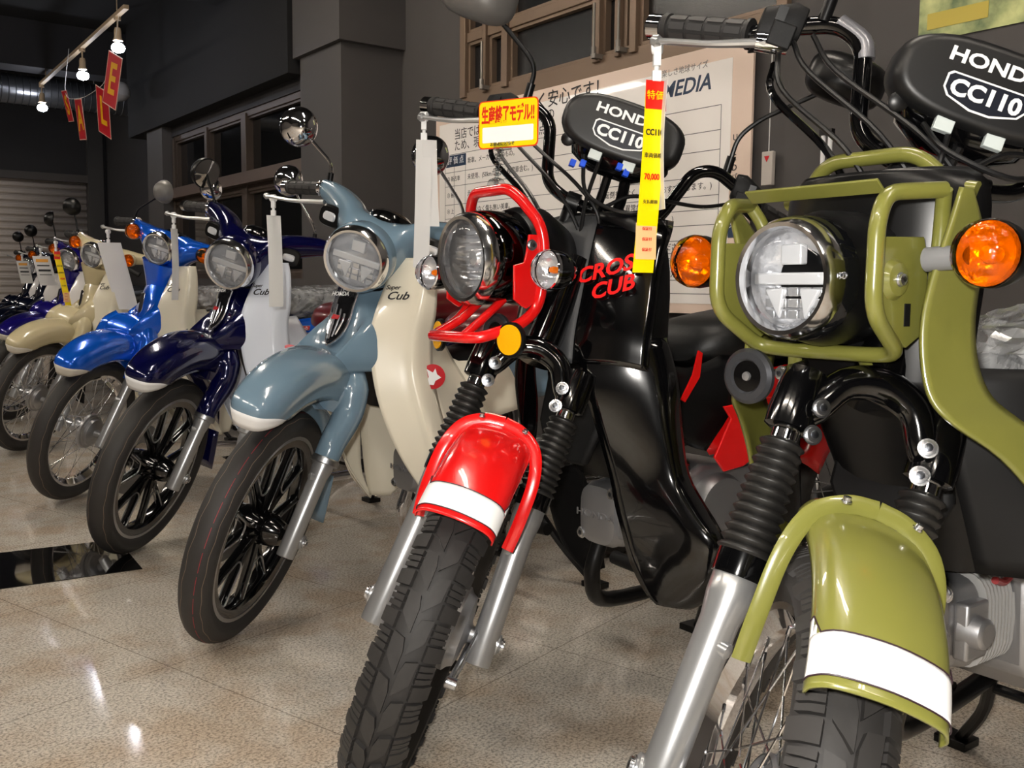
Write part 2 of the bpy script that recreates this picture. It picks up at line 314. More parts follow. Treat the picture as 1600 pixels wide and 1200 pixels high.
def wheel(root, name, Wm, R, w, kind, tread, spokes=36, rimmat=None, detail=1):
    """kind 'wire' or 'cast'; tread 'block' or 'road'"""
    rm = rimmat or CHROME; rb = .219
    if kind == 'wire': prof = [(.222, -.024), (.224, -.022), (.214, -.020), (.208, -.013), (.202, -.006), (.201, 0), (.202, .006), (.208, .013), (.214, .020), (.224, .022), (.222, .024), (.212, .022), (.204, .013), (.197, .005), (.197, -.005), (.204, -.013), (.212, -.022)]
    else: prof = [(.224, -.026), (.214, -.025), (.196, -.022), (.190, -.012), (.190, .012), (.196, .022), (.214, .025), (.224, .026), (.222, .020), (.208, .014), (.208, -.014), (.222, -.020)]
    r = M().lathe(prof+[prof[0]], n=64, cap=False, mi=0)
    if kind == 'cast':
        for s in (-1, 1): r.lathe([(.223, s*.0262), (.2145, s*.0262), (.2143, s*.0255)], n=64, cap=False, mi=1)
    rim = r.build(name, [rm if kind == 'wire' else BLK, BRUSHED], root, Wm)
    # tyre
    tp = []; A = 1.32; base = R-(.006 if tread == 'block' else 0)
    def ts(s): return (base-.036*(1-cos(A*s))*1.05, w*sin(A*s)/sin(A))
    tp = [(rb, -.023), (.228, -.030), (.240, -.96*w), (ts(-1)[0]-.006, -w)]+[ts(i/9) for i in range(-9, 10)]+[(ts(1)[0]-.006, w), (.240, .96*w), (.228, .030), (rb, .023)]
    t = M().lathe(tp, n=96, cap=False)
    if tread == 'block':
        Np = 30; h = .0065
        def P(th, s, k):
            r_, y = ts(s); a = A*s; nr, ny = cos(a), sin(a); r_ += nr*h*k; y += ny*h*k
            return (r_*sin(th), y, -r_*cos(th))
        def blk(poly):
            # polygon in (pitch, s): subdivided edges keep to the crown
            pts = []
            for (a, b_), (c, d) in zip(poly, poly[1:]+poly[:1]):
                for j in range(2): pts.append((a+(c-a)*j/2, b_+(d-b_)*j/2))
            n = len(pts); cx = sum(p[0] for p in pts)/n; cy = sum(p[1] for p in pts)/n
            vs = [P(a*2*pi/Np, s, 1) for a, s in pts]+[P(a*2*pi/Np, s, 0) for a, s in pts]+[P(cx*2*pi/Np, cy, 1)]
            t.add(vs, [(i, (i+1) % n, 2*n) for i in range(n)]+[((i+1) % n, i, n+i, n+(i+1) % n) for i in range(n)])
        for i in range(Np):
            for s in (1, -1):
                o_ = i+(0 if s > 0 else .5)
                blk([(o_+.05, s*.03), (o_+.42, s*.33), (o_+.98, s*.36), (o_+.9, s*.10), (o_+.62, s*.03)])
                blk([(o_+.0, s*.12), (o_-.04, s*.38), (o_+.34, s*.38), (o_+.03, s*.09)][::1]) if False else None
                for j in range(3): blk([(o_+.47+j*.165, s*.43), (o_+.50+j*.165, s*.86), (o_+.615+j*.165, s*.86), (o_+.60+j*.165, s*.43)])
                blk([(o_+.02, s*.43), (o_+.04, s*.98), (o_+.42, s*.98), (o_+.40, s*.43)])
    ty = t.build('tyre', RUBBER, rim, ang=30)
    if tread != 'block' and detail:
        for nm, mt, amp, s0, dash in (('tread_glint_line', TREADL, .09, -.30, 0), ('tread_glint_line', TREADL, .06, .62, 0)) + ((('red_guide_line', REDL, .004, .30, 1),) if tread == 'redline' else ()):  # tan ribbons paint in the light that the groove edges catch
            g = M(); K = 192
            for i in range(K):
                if dash and i % 6 == 5: continue
                q = []
                for j in (i, i+1):
                    s = s0+amp*(2*abs((j/8) % 1-.5)-.5)
                    for ds in (-.012, .012):
                        r_, y = ts(s+ds); th = 2*pi*j/K; q.append(((r_+.0006)*sin(th), y, -(r_+.0006)*cos(th)))
                g.add([q[0], q[1], q[3], q[2]], [(0, 1, 2, 3)])
            g.build(nm, mt, ty)
    # hub and spokes
    if kind == 'wire':
        M().lathe([(.012, -.075), (.018, -.074), (.02, -.045), (.030, -.040), (.034, -.036), (.030, -.03), (.026, 0), (.030, .018), (.055, .020), (.060, .024), (.060, .030), (.052, .033), (.05, .045), (.03, .050), (.016, .052), (.012, .078)], n=40).build('hub', BRUSHED, rim)
        M().lathe([(.064, .012), (.067, .016), (.067, .026), (.062, .028), (.062, .012)], n=40, cap=False).build('hub_flange', ALU, rim)
        if spokes:
            if 'sp' not in SPK:
                # a spoke from the hub flange (r .058) to the rim (r .203), laced tangentially
                for s in (1, -1):
                    for c in (1, -1):
                        a0 = R_(62)*c; p0 = V((.056*sin(a0), s*.020, .056*cos(a0))); p1 = V((0, s*.004, .203))
                        ob = M().tube([p0, p1], .0014, 6).tube([p1-(p1-p0).normalized()*.016, p1], .0026, 6).build('spoke', mat('spoke_steel', 'e0e2e6', .15, 1)); SPK['sp', s, c] = ob.data; bpy.data.objects.remove(ob)
                SPK['sp'] = 1
            for i in range(spokes):
                s, c = [(1, 1), (-1, 1), (1, -1), (-1, -1)][i % 4]
                place(SPK['sp', s, c], 'spoke', rim, X4.Rotation(2*pi*i/spokes, 4, 'Y'))
    else:
        M().lathe([(.014, -.07), (.03, -.068), (.036, -.05), (.040, -.02), (.040, .02), (.034, .05), (.026, .066), (.014, .07)], n=32).build('hub', BLK, rim)
        if 'cs' not in SPK:
            g = M()
            for sx in (-1, 1):
                q = [V((0, 0, .03)), V((sx*.016, 0, .085)), V((sx*.042, 0, .15)), V((sx*.060, 0, .196))]
                g.tube(q, [.015, .012, .010, .013], 8, 0, 4, flat=(1, .7))
            u = fil([(-.052, .010, .188), (-.016, .0115, .095), (.016, .0115, .095), (.052, .010, .188)], .016); g.tube(u, .0022, 6, 1); g.tube([(x, -y, z) for x, y, z in u], .0022, 6, 1)
            ob = g.build('cast_spoke', [BLK, BRUSHED]); SPK['cs'] = ob.data; bpy.data.objects.remove(ob)
        for i in range(6): place(SPK['cs'], 'cast_spoke', rim, X4.Rotation(2*pi*i/6+.25, 4, 'Y'))
        if name == 'front_wheel':
            dk = M().lathe([(.055, -.052), (.11, -.052), (.11, -.056), (.055, -.056), (.055, -.052)], n=48, cap=False).build('brake_disc', BRUSHED, rim)
    return rim
def boot(par, a, u, L, r0, r1, S, n=12, m=BOOT):
    g = [(r0*.8, 0), (r0, .001)]
    for i in range(n):
        z = L*(i+.15)/n; rr = r0+(r1-r0)*i/n; g += [(rr*.90, z), (rr*1.10, z+L/n*.42), (rr*1.10, z+L/n*.55)]
    g += [(r1*.9, L), (r1*.7, L+.002)]
    return M().lathe(g, a, u, 28).build('fork_boot', m, par, ang=50)
def grip(root, S, a, b_, end, hatch=True):
    a, b_ = V(a), V(b_); L = (b_-a).length; u = (b_-a).normalized()
    g = M().lathe([(.020, 0), (.020, .004), (.0165, .006), (.0165, L*.5), (.0165, L-.012), (.019, L-.010), (.019, L-.003), (.015, L)], a, u, 20)
    gr = g.build('hand_grip', GRIP, root, S)
    if hatch:
        h = M(); ax, p, q = h.frame(u)
        for i in range(8):
            for j in range(4):
                t = 2*pi*i/8; c = a+u*(L*(.16+.21*j))+(p*cos(t)+q*sin(t))*.0166; h.box(c, (L*.17, .009, .0014), u, (-p*sin(t)+q*cos(t)))
        h.build('grip_pads', mat('grip_pad', '2c2b2b', .6), gr)
    if end: M().lathe([(.015, 0), (.017, .001), (.017, .020), (.014, .023), (.004, .024)], b_, u, 20).build('bar_end_weight', CHROME, gr)
    return gr
def lever(root, S, a, b_, ball, m=None):
    a, b_ = V(a), V(b_); mid = (a+b_)/2+V((.012, 0, -.004)); k = M().tube([a, a*.6+mid*.4, mid, b_*.75+mid*.25, b_], [.0085, .0075, .0065, .006, .005], 10, 0, 4, flat=(1, .75))
    k.lathe([(.001, -.009), (.006, -.007), (.009, 0), (.006, .007), (.001, .009)], b_, (0, 1, 0), 14); return k.build('brake_lever', m or SILVERP, root, S)
def mirror(root, S, stem, nrm, r, back, rect=False, r_st=.0042):
    stem = [V(p) for p in stem]; st = M().tube(fil(stem, .02), r_st, 10, 1).tube([stem[0]-V((0, 0, .01)), stem[0]+(stem[1]-stem[0]).normalized()*.03], .008, 12, 0)
    so = st.build('mirror_stem', [BLKS, back if back is CHROME else BLKS], root, S)
    c = stem[-1]; nrm = V(nrm).normalized(); ax, a, b_ = M().frame(nrm)
    if rect:
        def ring(s, d): return [c-nrm*d+(V((0, 1, 0))*cos(t)*abs(cos(t))**-.35*s*r*1.35 if abs(cos(t)) > .01 else V((0, 0, 0)))+(V((0, 0, 1))*sin(t)*abs(sin(t))**-.35*s*r*.85 if abs(sin(t)) > .01 else V((0, 0, 0))) for t in [2*pi*(i+.5)/28 for i in range(28)]]
        M().loft([ring(1, 0), ring(1.03, .006), ring(.95, .025), ring(.7, .045), ring(.3, .053)]).build('mirror_head', [back], so, ang=50)
        e1 = stem[-2]; M().tube([c-nrm*.03, c*.45+e1*.55-nrm*.01, e1], [.022, .015, .0075], 14).build('mirror_neck', BLKM, so)
        M().loft([ring(.94, -.0005), ring(.93, -.001)]).build('mirror_glass', MIRR, so)
    else:
        M().lathe([(r*.96, .002), (r, .001), (r*1.01, -.004), (r*.95, -.018), (r*.75, -.034), (r*.4, -.044), (0, -.047)], c, nrm, 32).build('mirror_head', back, so, ang=60)
        M().lathe([(r*.93, .0025), (0, .0045)], c, nrm, 32).build('mirror_glass', MIRR, so)
    return so
def lamp_round(root, S, c, nrm, R, style, name='headlight', case=None, depth=.08, caser=1.05):
    """chrome ringed round lamp: case > rim, reflector, lens, light bar"""
    c = V(c); nrm = V(nrm).normalized()
    cs = M().lathe([(R*.9, -.004), (R*caser, -.012), (R*caser*1.02, -depth*.5), (R*caser*.98, -depth), (R*.6, -depth*1.35), (0, -depth*1.45)], c, nrm, 40, cap=False).build(name, case or BLK, root, S, ang=50)
    M().lathe([(R*.83, .004), (R*.86, .012), (R*.93, .013), (R*1.0, .004), (R*1.03, -.014), (R*1.01, -.018), (R*.83, -.010), (R*.83, .004)], c, nrm, 48, cap=False).build('chrome_ring', RINGC, cs)
    M().lathe([(R*.86, .0), (R*.83, -.006), (R*.7, -.020), (R*.45, -.032), (R*.15, -.038), (0, -.039)], c, nrm, 32, cap=False).build('reflector', REFL, cs)
    up = V((0, 0, 1)); up = (up-nrm*up.dot(nrm)).normalized(); sd = up.cross(nrm)
    if style == 'led':
        b_ = M().box(c-nrm*.008, (R*1.5, .007, R*.20), sd, nrm).box(c-nrm*.012+up*R*.40, (R*.42, .012, R*.34), sd, nrm)
        for k in (-1, 1): b_.prism([(0, 0), (R*.40, -R*.02), (R*.1, -R*.52)], c-nrm*.012+sd*k*R*.16-up*R*.16, sd*k, up, .008)
        b_.build('led_light_bar', LENSWHITE, cs, bevel=.002)
        f = M()
        for i in range(5):
            for j in range(3): f.box(c-nrm*.014+sd*R*(.24*i-.48)-up*R*(.22+.19*j), (R*.2, .006, R*.15), sd, nrm)
        f.build('reflector_cell', REFL, cs, bevel=.001)
    else:
        f = M()
        for i in range(9): f.box(c-nrm*.020+up*R*(.16*i-.64), (R*1.5*math.sqrt(max(.05, 1-(.16*i-.64)**2)), .012, R*.03), sd, nrm+up*.4)
        f.lathe([(.016, 0), (.017, .012), (.012, .018), (0, .02)], c-nrm*.03, nrm, 16)
        f.build('reflector_step', REFL, cs)
    M().lathe([(R*.86, .003), (R*.80, .009), (R*.6, .015), (R*.3, .019), (0, .020)], c, nrm, 32, cap=False).build('lens', GLASS, cs)
    return cs
def signal(root, S, c, r, col, stem, m_st, case, name='turn_signal'):
    c = V(c); nrm = V((1, 0, .04)).normalized()
    o = M().lathe([(r*.98, -.002), (r*1.0, -.012), (r*.92, -.028), (r*.65, -.042), (0, -.050)], c, nrm, 32, cap=False).build(name, case, root, S, ang=50)
    if stem: M().lathe([(r*.38, 0), (r*.36, (V(stem)-c).length-r*.80)], V(stem), (c-V(stem)-V((.02, 0, 0))).normalized(), 18).build('signal_stem', m_st, o)
    if col == 'amber':
        M().lathe([(r*.95, -.001), (r*.8, -.012), (r*.4, -.020), (0, -.022)], c, nrm, 24, cap=False).build('reflector', REFL, o); M().lathe([(.008, -.018), (.010, -.006), (.007, .003), (0, .005)], c, nrm, 14).build('bulb', LENSWHITE, o)
        M().lathe([(r*1.0, -.003), (r*1.0, .004), (r*.9, .014), (r*.6, .023), (r*.25, .027), (0, .028)], c, nrm, 32, cap=False).build('amber_lens', AMBERC, o)
    else:
        M().lathe([(r*.95, 0), (r*.8, -.012), (r*.4, -.022), (0, -.025)], c, nrm, 24, cap=False).build('reflector', REFL, o)
        M().lathe([(.005, -.02), (.006, -.010), (.004, -.005), (0, -.004)], c, nrm, 12).build('amber_bulb', AMBER, o)
        M().lathe([(r*1.02, -.004), (r*1.03, .002), (r*.98, .004), (r*.96, .002)], c, nrm, 32, cap=False).build('chrome_ring', CHROME, o)
        M().lathe([(r*.98, .002), (r*.88, .012), (r*.55, .022), (0, .026)], c, nrm, 32, cap=False).build('lens', GLASS, o)
    return o
def supell(c, a, b_, ra, rb, n=24, e=2.6):
    """closed ring, superellipse of radii ra, rb in the plane (a, b_) about c"""
    c, a, b_ = V(c), V(a), V(b_); o = []
    for i in range(n):
        t = 2*pi*i/n; ct, st = cos(t), sin(t); o.append(c+a*math.copysign(abs(ct)**(2/e), ct)*ra+b_*math.copysign(abs(st)**(2/e), st)*rb)
    return o
def engine(root, x0, z0, big=True):
    Xv, Yv, Zv = V((1, 0, 0)), V((0, 1, 0)), V((0, 0, 1))
    e = M().loft([supell((x0-.02, 0, z0), Yv, Zv, .052, .058, e=4), supell((x0-.055, 0, z0), Yv, Zv, .062, .064, e=4)])
    o = e.build('engine', ALU, root, bevel=.003)
    hc = M().loft([supell((x0, 0, z0+.001), Yv, Zv, .034, .040, e=3), supell((x0-.004, 0, z0), Yv, Zv, .048, .055, e=3.5), supell((x0-.022, 0, z0), Yv, Zv, .055, .062, e=3.5)]).build('cylinder_head_cover', ALU, o, ang=30)
    text('HONDA', .019, (x0+.0018, 0, z0), (0, 1, 0), (0, 0, 1), ALU, o, ex=.001, wsc=1.5)
    for y, z in ((.040, .046), (-.044, -.042)): bolt(o, (x0-.006, y, z0+z), (1, 0, 0), r=.009)
    f = M()
    for i in range(9): f.loft([supell((x0-.064-i*.0085, 0, z0), Yv, Zv, .066, .066, e=4), supell((x0-.067-i*.0085, 0, z0), Yv, Zv, .066, .066, e=4)])
    f.loft([supell((x0-.055, 0, z0), Yv, Zv, .048, .048), supell((x0-.15, 0, z0), Yv, Zv, .05, .05)]); f.build('cylinder_fins', mat('fin_grey', 'c2c1bf', .45, .5), o, ang=30)
    f = M(); f.lathe([(.0, .034), (.018, .034), (.02, .03), (.024, 0)], (x0-.03, .052, z0), (0, 1, 0), 24).box((x0-.035, .06, z0), (.05, .02, .075)); f.build('cam_cover', ALU, o, bevel=.004)
    cc = M()
    sil = [(x0-.13, z0+.06), (x0-.2, z0+.09), (x0-.32, z0+.08), (x0-.44, z0+.05), (x0-.48, z0-.05), (x0-.40, z0-.12), (x0-.22, z0-.13), (x0-.14, z0-.08)]
    cc.prism(sil, (0, 0, 0), (1, 0, 0), (0, 0, 1), .17); cc.build('crankcase', ALU, o, bevel=.012)
    for s in (-1, 1):
        M().lathe([(.075, .08), (.076, .10), (.068, .115), (.03, .120), (0, .121)], (x0-.235, 0, z0-.005), (0, s, 0), 36).build('side_case', ALU, o, ang=40)
        M().lathe([(.048, .08), (.048, .098), (.04, .105), (0, .106)], (x0-.38, 0, z0+.01), (0, s, 0), 28).build('side_case', ALU, o, ang=40)
    M().tube([(x0-.03, -.02, z0-.06), (x0-.02, -.03, z0-.13), (x0-.10, -.07, z0-.20), (x0-.4, -.11, z0-.21), (x0-.6, -.12, z0-.17)], .016, 14, 0, 5).build('exhaust_pipe', BLKS if big else CHROME, root)
    M().lathe([(.018, 0), (.035, .03), (.04, .08), (.042, .45), (.036, .50), (.012, .51)], (x0-.56, -.13, z0-.175), (-1, -.03, .16), 24).build('muffler', BLKS if big else CHROME, root, ang=50)
    M().tube([(x0-.19, .055, z0+.085), (x0-.12, .06, z0+.05), (x0-.07, .07, z0+.06)], .005, 8, 0, 4).build('spark_lead', mat('red_cap', '8e1f22', .4), o)
    return o
def rear(root, WB, R, w, kind, P, seat, wrap, z=.0, tread='road'):
    """everything behind the step-through: seat, side covers, rear wheel, mudguard, swing arm, stand"""
    Wr = X4.Translation((-WB, 0, R+.0))
    wheel(root, 'rear_wheel', Wr, R, w+.004, kind, tread, 36 if kind == 'wire' else 0, detail=0)
    n_ = []
    for a in range(-60, 75, 15):
        t = R_(a); c, s = cos(t), sin(t); r_ = R+.045
        n_.append([(-WB-s*(r_-.08), -.058, R+c*(r_-.08)), (-WB-s*(r_-.02), -.054, R+c*(r_-.02)), (-WB-s*r_, 0, R+c*r_), (-WB-s*(r_-.02), .054, R+c*(r_-.02)), (-WB-s*(r_-.08), .058, R+c*(r_-.08))])
    M().net(n_, 3, 4).build('rear_fender', P, root, solid=.003)
    M().lathe([(.03, 0), (.036, .01), (.03, .03), (0, .035)], (-WB-.27, 0, .60), (-1, 0, .2), 24).build('tail_light', REDGL, root)
    for s in (-1, 1):
        M().tube([(-WB, s*.085, R), (-WB+.22, s*.088, R+.01), (-WB+.46, s*.085, R-.01)], .016, 12, flat=(1, .6)).build('swing_arm', BLKS, root)
        sp = M(); a, b_ = V((-WB+.02, s*.1, R+.02)), V((-WB+.09, s*.11, R+.34)); u = (b_-a)
        for i in range(60): pass
        sp.tube([a+u*(i/120)+(V((0, 1, 0))*cos(i*.7)+V((1, 0, 0))*sin(i*.7))*.020 for i in range(15, 112)], .0035, 6); sp.tube([a, b_], .011, 10)
        sp.build('rear_shock', BRUSHED, root)
    # centre stand
    st = M(); xs = -.80
    for s in (-1, 1):
        st.tube([(xs+.02, s*.085, .26), (xs-.06, s*.13, .12), (xs-.12, s*.205, .012)], .011, 10, 0, 4); st.box((xs-.12, s*.212, .009), (.05, .06, .016))
    st.tube([(xs-.04, -.11, .16), (xs-.04, .11, .16)], .009, 10); st.build('centre_stand', BLKS, root, bevel=.002)
    for s in (-1, 1):
        M().tube([(-.70, s*.10, .20), (-.70, s*.17, .20)], .007, 8).tube([(-.70, s*.17, .20), (-.70, s*.265, .205)], .016, 12).build('foot_peg', BLKM, root)
    # seat
    zs = .735+z
    secs = []
    for x, hw, t, zz in ((-.60, .06, .03, zs-.035), (-.64, .10, .06, zs-.02), (-.75, .125, .075, zs-.012), (-.9, .135, .08, zs), (-1.05, .135, .08, zs+.012), (-1.18, .12, .065, zs+.02), (-1.22, .08, .03, zs+.015)):
        secs.append(supell((x, 0, zz), (0, 1, 0), (0, 0, 1), hw, t/1.4, 24, 2.8))
    so = M().loft(secs, su=3).build('seat', seat, root, ang=50)
    if wrap:
        g = M(); ss = []
        for x, hw, t, zz in ((-.57, .07, .05, zs-.035), (-.66, .14, .075, zs-.01), (-.8, .155, .09, zs), (-.95, .165, .09, zs+.01), (-1.1, .16, .09, zs+.015), (-1.24, .12, .06, zs+.02)):
            ss.append(supell((x+random.uniform(-.01, .01), 0, zz), (0, 1, 0), (0, 0, 1), hw, t/1.3, 40, 2.5))
        g.loft(ss, su=8)
        g.v = [(x+random.uniform(-.003, .003), y+random.uniform(-.004, .004), z_+random.uniform(-.005, .005)) for x, y, z_ in g.v]
        g.build('plastic_seat_wrap', WRAP, root, ang=10)
    # side covers and body under the seat
    for s in (-1, 1):
        rows_ = [[(-.56, s*.075, .60+z), (-.70, s*.11, .655+z), (-.9, s*.125, .68+z), (-1.12, s*.12, .70+z), (-1.3, s*.07, .69+z)],
                 [(-.58, s*.085, .55+z), (-.72, s*.125, .59+z), (-.9, s*.14, .62+z), (-1.12, s*.13, .65+z), (-1.34, s*.06, .665+z)],
                 [(-.62, s*.085, .50+z), (-.74, s*.12, .52+z), (-.9, s*.135, .555+z), (-1.1, s*.12, .60+z), (-1.34, s*.05, .64+z)]]
        M().net(rows_, 4, 4).build('side_cover', P, root, solid=.004)
    b_ = M().loft([supell((-.42, 0, .60+z), (0, 1, 0), (0, 0, 1), .07, .10, 20), supell((-.55, 0, .58+z), (0, 1, 0), (0, 0, 1), .075, .08, 20), supell((-.75, 0, .61+z), (0, 1, 0), (0, 0, 1), .09, .08, 20), supell((-1.25, 0, .66+z), (0, 1, 0), (0, 0, 1), .06, .04, 20)], su=3)
    b_.build('frame_body', BLKS, root, ang=50)
    return so
def cables(root, S, lst, m=CABLE, r=.0035):
    for pts in lst: M().tube([V(p) for p in pts], r, 8, 0, 6).build('control_cable', m, root, S)
def band_grid(rowsfn, i0, i1): pass
def gridnet(rows, su, sv):
    rows = [cr([V(p) for p in r], sv)[0] for r in rows]; cols = [cr(list(c), su)[0] for c in zip(*rows)]; return [list(r) for r in zip(*cols)]
def patch(g, i0, i1, j0, j1, off):
    """part of a net's grid lifted off its surface"""
    vs = []; n = M(); a, b_ = len(g), len(g[0])
    for i in range(i0, i1+1):
        for j in range(j0, j1+1):
            u = g[min(i+1, a-1)][j]-g[max(i-1, 0)][j]; v = g[i][min(j+1, b_-1)]-g[i][max(j-1, 0)]; vs.append(g[i][j]+u.cross(v).normalized()*off)
    q = j1-j0+1
    return n.add(vs, [(i*q+j, i*q+j+1, (i+1)*q+j+1, (i+1)*q+j) for i in range(i1-i0) for j in range(j1-j0)])
def mk_root(name, label, loc, th, lean, cat='motorcycle'):
    e = empty(name, (loc[0], loc[1], 0), (-R_(lean), 0, R_(th))); tag(e, label, cat, None); return e
BK = {}
def fork_legs(root, S, yo, x0, zax, z1, r, mt, spl=0.0):
    out = []
    for s in (1, -1):
        a = V((x0, s*(yo+spl), zax))-UA*.035; b_ = V((x0, s*yo, zax))+UA*((z1-zax)/cos(RAKE)); u = (b_-a).normalized(); L = (b_-a).length
        m_ = M().lathe([(r*.5, -.002), (r*.95, 0), (r, .004), (r*.98, L*.5), (r*1.0, L*.8), (r*1.18, L*.90), (r*1.2, L-.004), (r*1.1, L)], a, u, 28)
        y_ = yo+spl
        m_.lathe([(r*.72, -.018), (r*.8, -.016), (r*.8, .022), (r*.6, .0245)], (0, s*y_, zax), (0, s, 0), 24)
        m_.tube([V((-.004, s*y_, zax)), V((x0+.004, s*y_, zax+.012))], r*.85, 12)
        f_ = m_.build('fork_leg', mt, root, S, ang=50); bolt(f_, (0, s*(y_+.0245), zax), (0, s, 0), r=.010, name='axle_nut'); out.append(f_)
        m2 = M().lathe([(.009, 0), (.009, .016), (.006, .018)], V((x0+.012, s*yo, zax))+UA*.16, (.55, -s*.8, .1), 14); m2.build('stay_boss', mt, f_)
    return out
def cross(key, label, loc, th, lean, st, P, var):
    root = mk_root('motorcycle', label, loc, th, lean); S = steer(st, .078); BK[key] = (root, S); R = .288; red = var == 'red'
    wheel(root, 'front_wheel', S @ X4.Translation((0, 0, R)), R, .044, 'wire', 'block', 36)
    legs = fork_legs(root, S, .081, .012, R, .497, .0215, SILVERP, .010)
    for s, lg in ((1, legs[0]), (-1, legs[1])):
        a = V((.012, s*.081, R))+UA*((.497-R)/cos(RAKE)-.004)
        M().lathe([(.0285, 0), (.029, .004), (.0285, .032), (.024, .034)], a, UA, 28).build('dust_seal', BLK, lg)
        boot(lg, a+UA*.022, UA, .137, .0285, .0225, S)
        M().lathe([(.016, 0), (.016, .03)], a+UA*.155, UA, 20).build('inner_fork_tube', CHROME, lg)
    # lower fork bridge with its clamp bolts
    br = M()
    for s in (1, -1):
        a = V((.012, s*.081, R))+UA*.402; br.lathe([(.021, 0), (.027, .003), (.028, .02), (.026, .055), (.023, .072), (.014, .074)], a, UA, 24)
    a0 = V((.012, 0, R))+UA*.425
    br.tube([a0+V((0, .078, -.002)), a0+V((.004, .062, .012)), a0+V((-.006, .040, .038))+UA*.01, a0+V((-.014, 0, .048))+UA*.012, a0+V((-.006, -.040, .038))+UA*.01, a0+V((.004, -.062, .012)), a0+V((0, -.078, -.002))], [.017, .017, .019, .022, .019, .017, .017], 12, 0, 5)
    br.tube([a0+V((-.03, 0, .03)), a0+V((-.03, 0, .03))+UA*.2], .03, 20)
    b_ = br.build('fork_bridge', BLK, root, S, ang=50)
    for s in (1, -1):
        for x, z in ((-.1545, .688), (-.139, .660)): bolt(b_, (x, s*.0605, z), (cos(RAKE), -s*.22, sin(RAKE)), r=.0085, name='clamp_bolt')
    # mudguard
    rows_ = []
    for a in range(-12, 41, 7):
        t = R_(a); w_ = .058; c, s = cos(t), sin(t)
        def q(y, rr): return (s*rr, y, R+c*rr)
        rows_.append([q(-w_, .308), q(-w_*.98, .322), q(-w_*.72, .337), q(0, .344), q(w_*.72, .337), q(w_*.98, .322), q(w_, .308)])
    g = gridnet(rows_, 8, 4); fm_ = M().net(rows_, 8, 4); fo = fm_.build('front_fender', P, root, S, solid=.0025, soff=1)
    n_, w_ = len(g), len(g[0])
    e0, e1 = n_-11, n_-3
    pb = patch(g, e0, e1, 1, w_-2, .0009)
    for j0, j1, up_n in ((1, 3, 4), (3, 4, 2), (w_-4, w_-2, 4), (w_-5, w_-4, 2)): pp = patch(g, e0-up_n, e0, j0, j1, .0009); pb.add(pp.v, pp.f)
    pbo = pb.build('reflective_band', WHITEB, fo, solid=.0004, soff=0)
    def lift(i_, j_): u_ = g[i_+1][j_]-g[i_-1][j_]; v_ = g[i_][j_+1]-g[i_][j_-1]; return g[i_][j_]+u_.cross(v_).normalized()*.0012
    bl = [lift(e0-4, 1), lift(e0-4, 3), lift(e0-2, 4)]+[lift(e0, j_) for j_ in range(5, w_-5)]+[lift(e0-2, w_-5), lift(e0-4, w_-4), lift(e0-4, w_-2)]
    M().tube(bl, .0008, 6).tube([lift(e1, j_) for j_ in range(1, w_-1)], .0008, 6).build('band_outline', mat('band_outline', '2a1420', .5), pbo)
    for s in (1, -1):       # strap that carries the mudguard
        st_ = [(.042, s*.074, .470), (.036, s*.077, .52), (.016, s*.075, .58), (-.006, s*.060, .618), (-.018, s*.03, .636), (-.022, 0, .640)]
        M().tube(st_, .0095, 10, 0, 5, flat=(1, .22)).build('fender_stay', P, fo)
        bolt(fo, (-.008, s*.035, .640), (0, s*.2, 1), r=.004)
    # drum brake arm on the left of the hub
    M().lathe([(.066, .028), (.070, .032), (.070, .040), (.062, .046), (.058, .054), (.04, .058), (.02, .060), (.012, .064)], (0, 0, R), (0, 1, 0), 40).build('brake_panel', ALU, root, S)
    ba = M().tube([(-.03, .068, R-.022), (.03, .068, R-.028), (.09, .064, R-.036)], .0065, 8, flat=(1, .5)).lathe([(.009, .060), (.009, .076)], (-.028, 0, R-.020), (0, 1, 0), 14).lathe([(.007, .056), (.010, .058), (.010, .074), (.005, .076)], (.095, 0, R-.037), (0, 1, 0), 14).tube([(.10, .064, R-.035), (.06, .070, R-.012), (.0, .076, R+.03), (-.05, .085, R+.10)], .0028, 8)
    ba.build('brake_arm', ZINC, root, S)
    # frame-mounted head: guard, headlight, signals
    if red:
        hc, HR = (-.111, 0, .867), .076
        G = M()
        sidep = [(-.160, .048, .982), (-.168, .072, .965), (-.186, .100, .925), (-.193, .104, .895), (-.191, .104, .83), (-.184, .100, .785), (-.150, .094, .757), (-.09, .068, .738), (-.075, .050, .738)]
        path = fil(my(sidep)[::-1]+sidep, .03); G.tube(path, .0095, 14, close=True)
        for s in (1, -1): G.tube([(-.075, s*.04, .739), (-.12, s*.03, .765), (-.165, s*.03, .80)], .0075, 10)
        G.build('headlight_guard', P, root, ang=60)
        for s in (1, -1):
            gp = M(); gp.prism([(-.185, .905), (-.165, .905), (-.16, .875), (-.155, .86), (-.135, .855), (-.135, .80), (-.15, .79), (-.16, .785), (-.185, .80)], (0, s*.099, 0), (1, 0, 0), (0, 0, 1), .005)
            gb = gp.build('guard_bracket', P, root, bevel=.001); bolt(gb, (-.168, s*.102, .888), (0, s, 0), r=.007)
            M().box((-.152, s*.094, .832), (.018, .004, .022)).build('bracket_slot', BLKM, gb)
        lamp_round(root, None, hc, (1, 0, -.06), HR, 'multi', case=mat('headlight_shell_chrome', '4a4a4c', .06, 1), depth=.085, caser=1.03)
        M().lathe([(HR*1.05, 0), (HR*1.12, -.02), (HR*1.1, -.06), (HR*.7, -.11), (0, -.12)], V(hc)-V((.085, 0, -.005)), (1, 0, -.06), 36).build('headlight_bucket', BLKS, root, ang=50)
        for s in (1, -1): signal(root, None, (-.146, s*.173, .847), .031, 'clear', (-.19, s*.112, .845), BLKS, mat('signal_shell_chrome', '55565a', .06, 1))
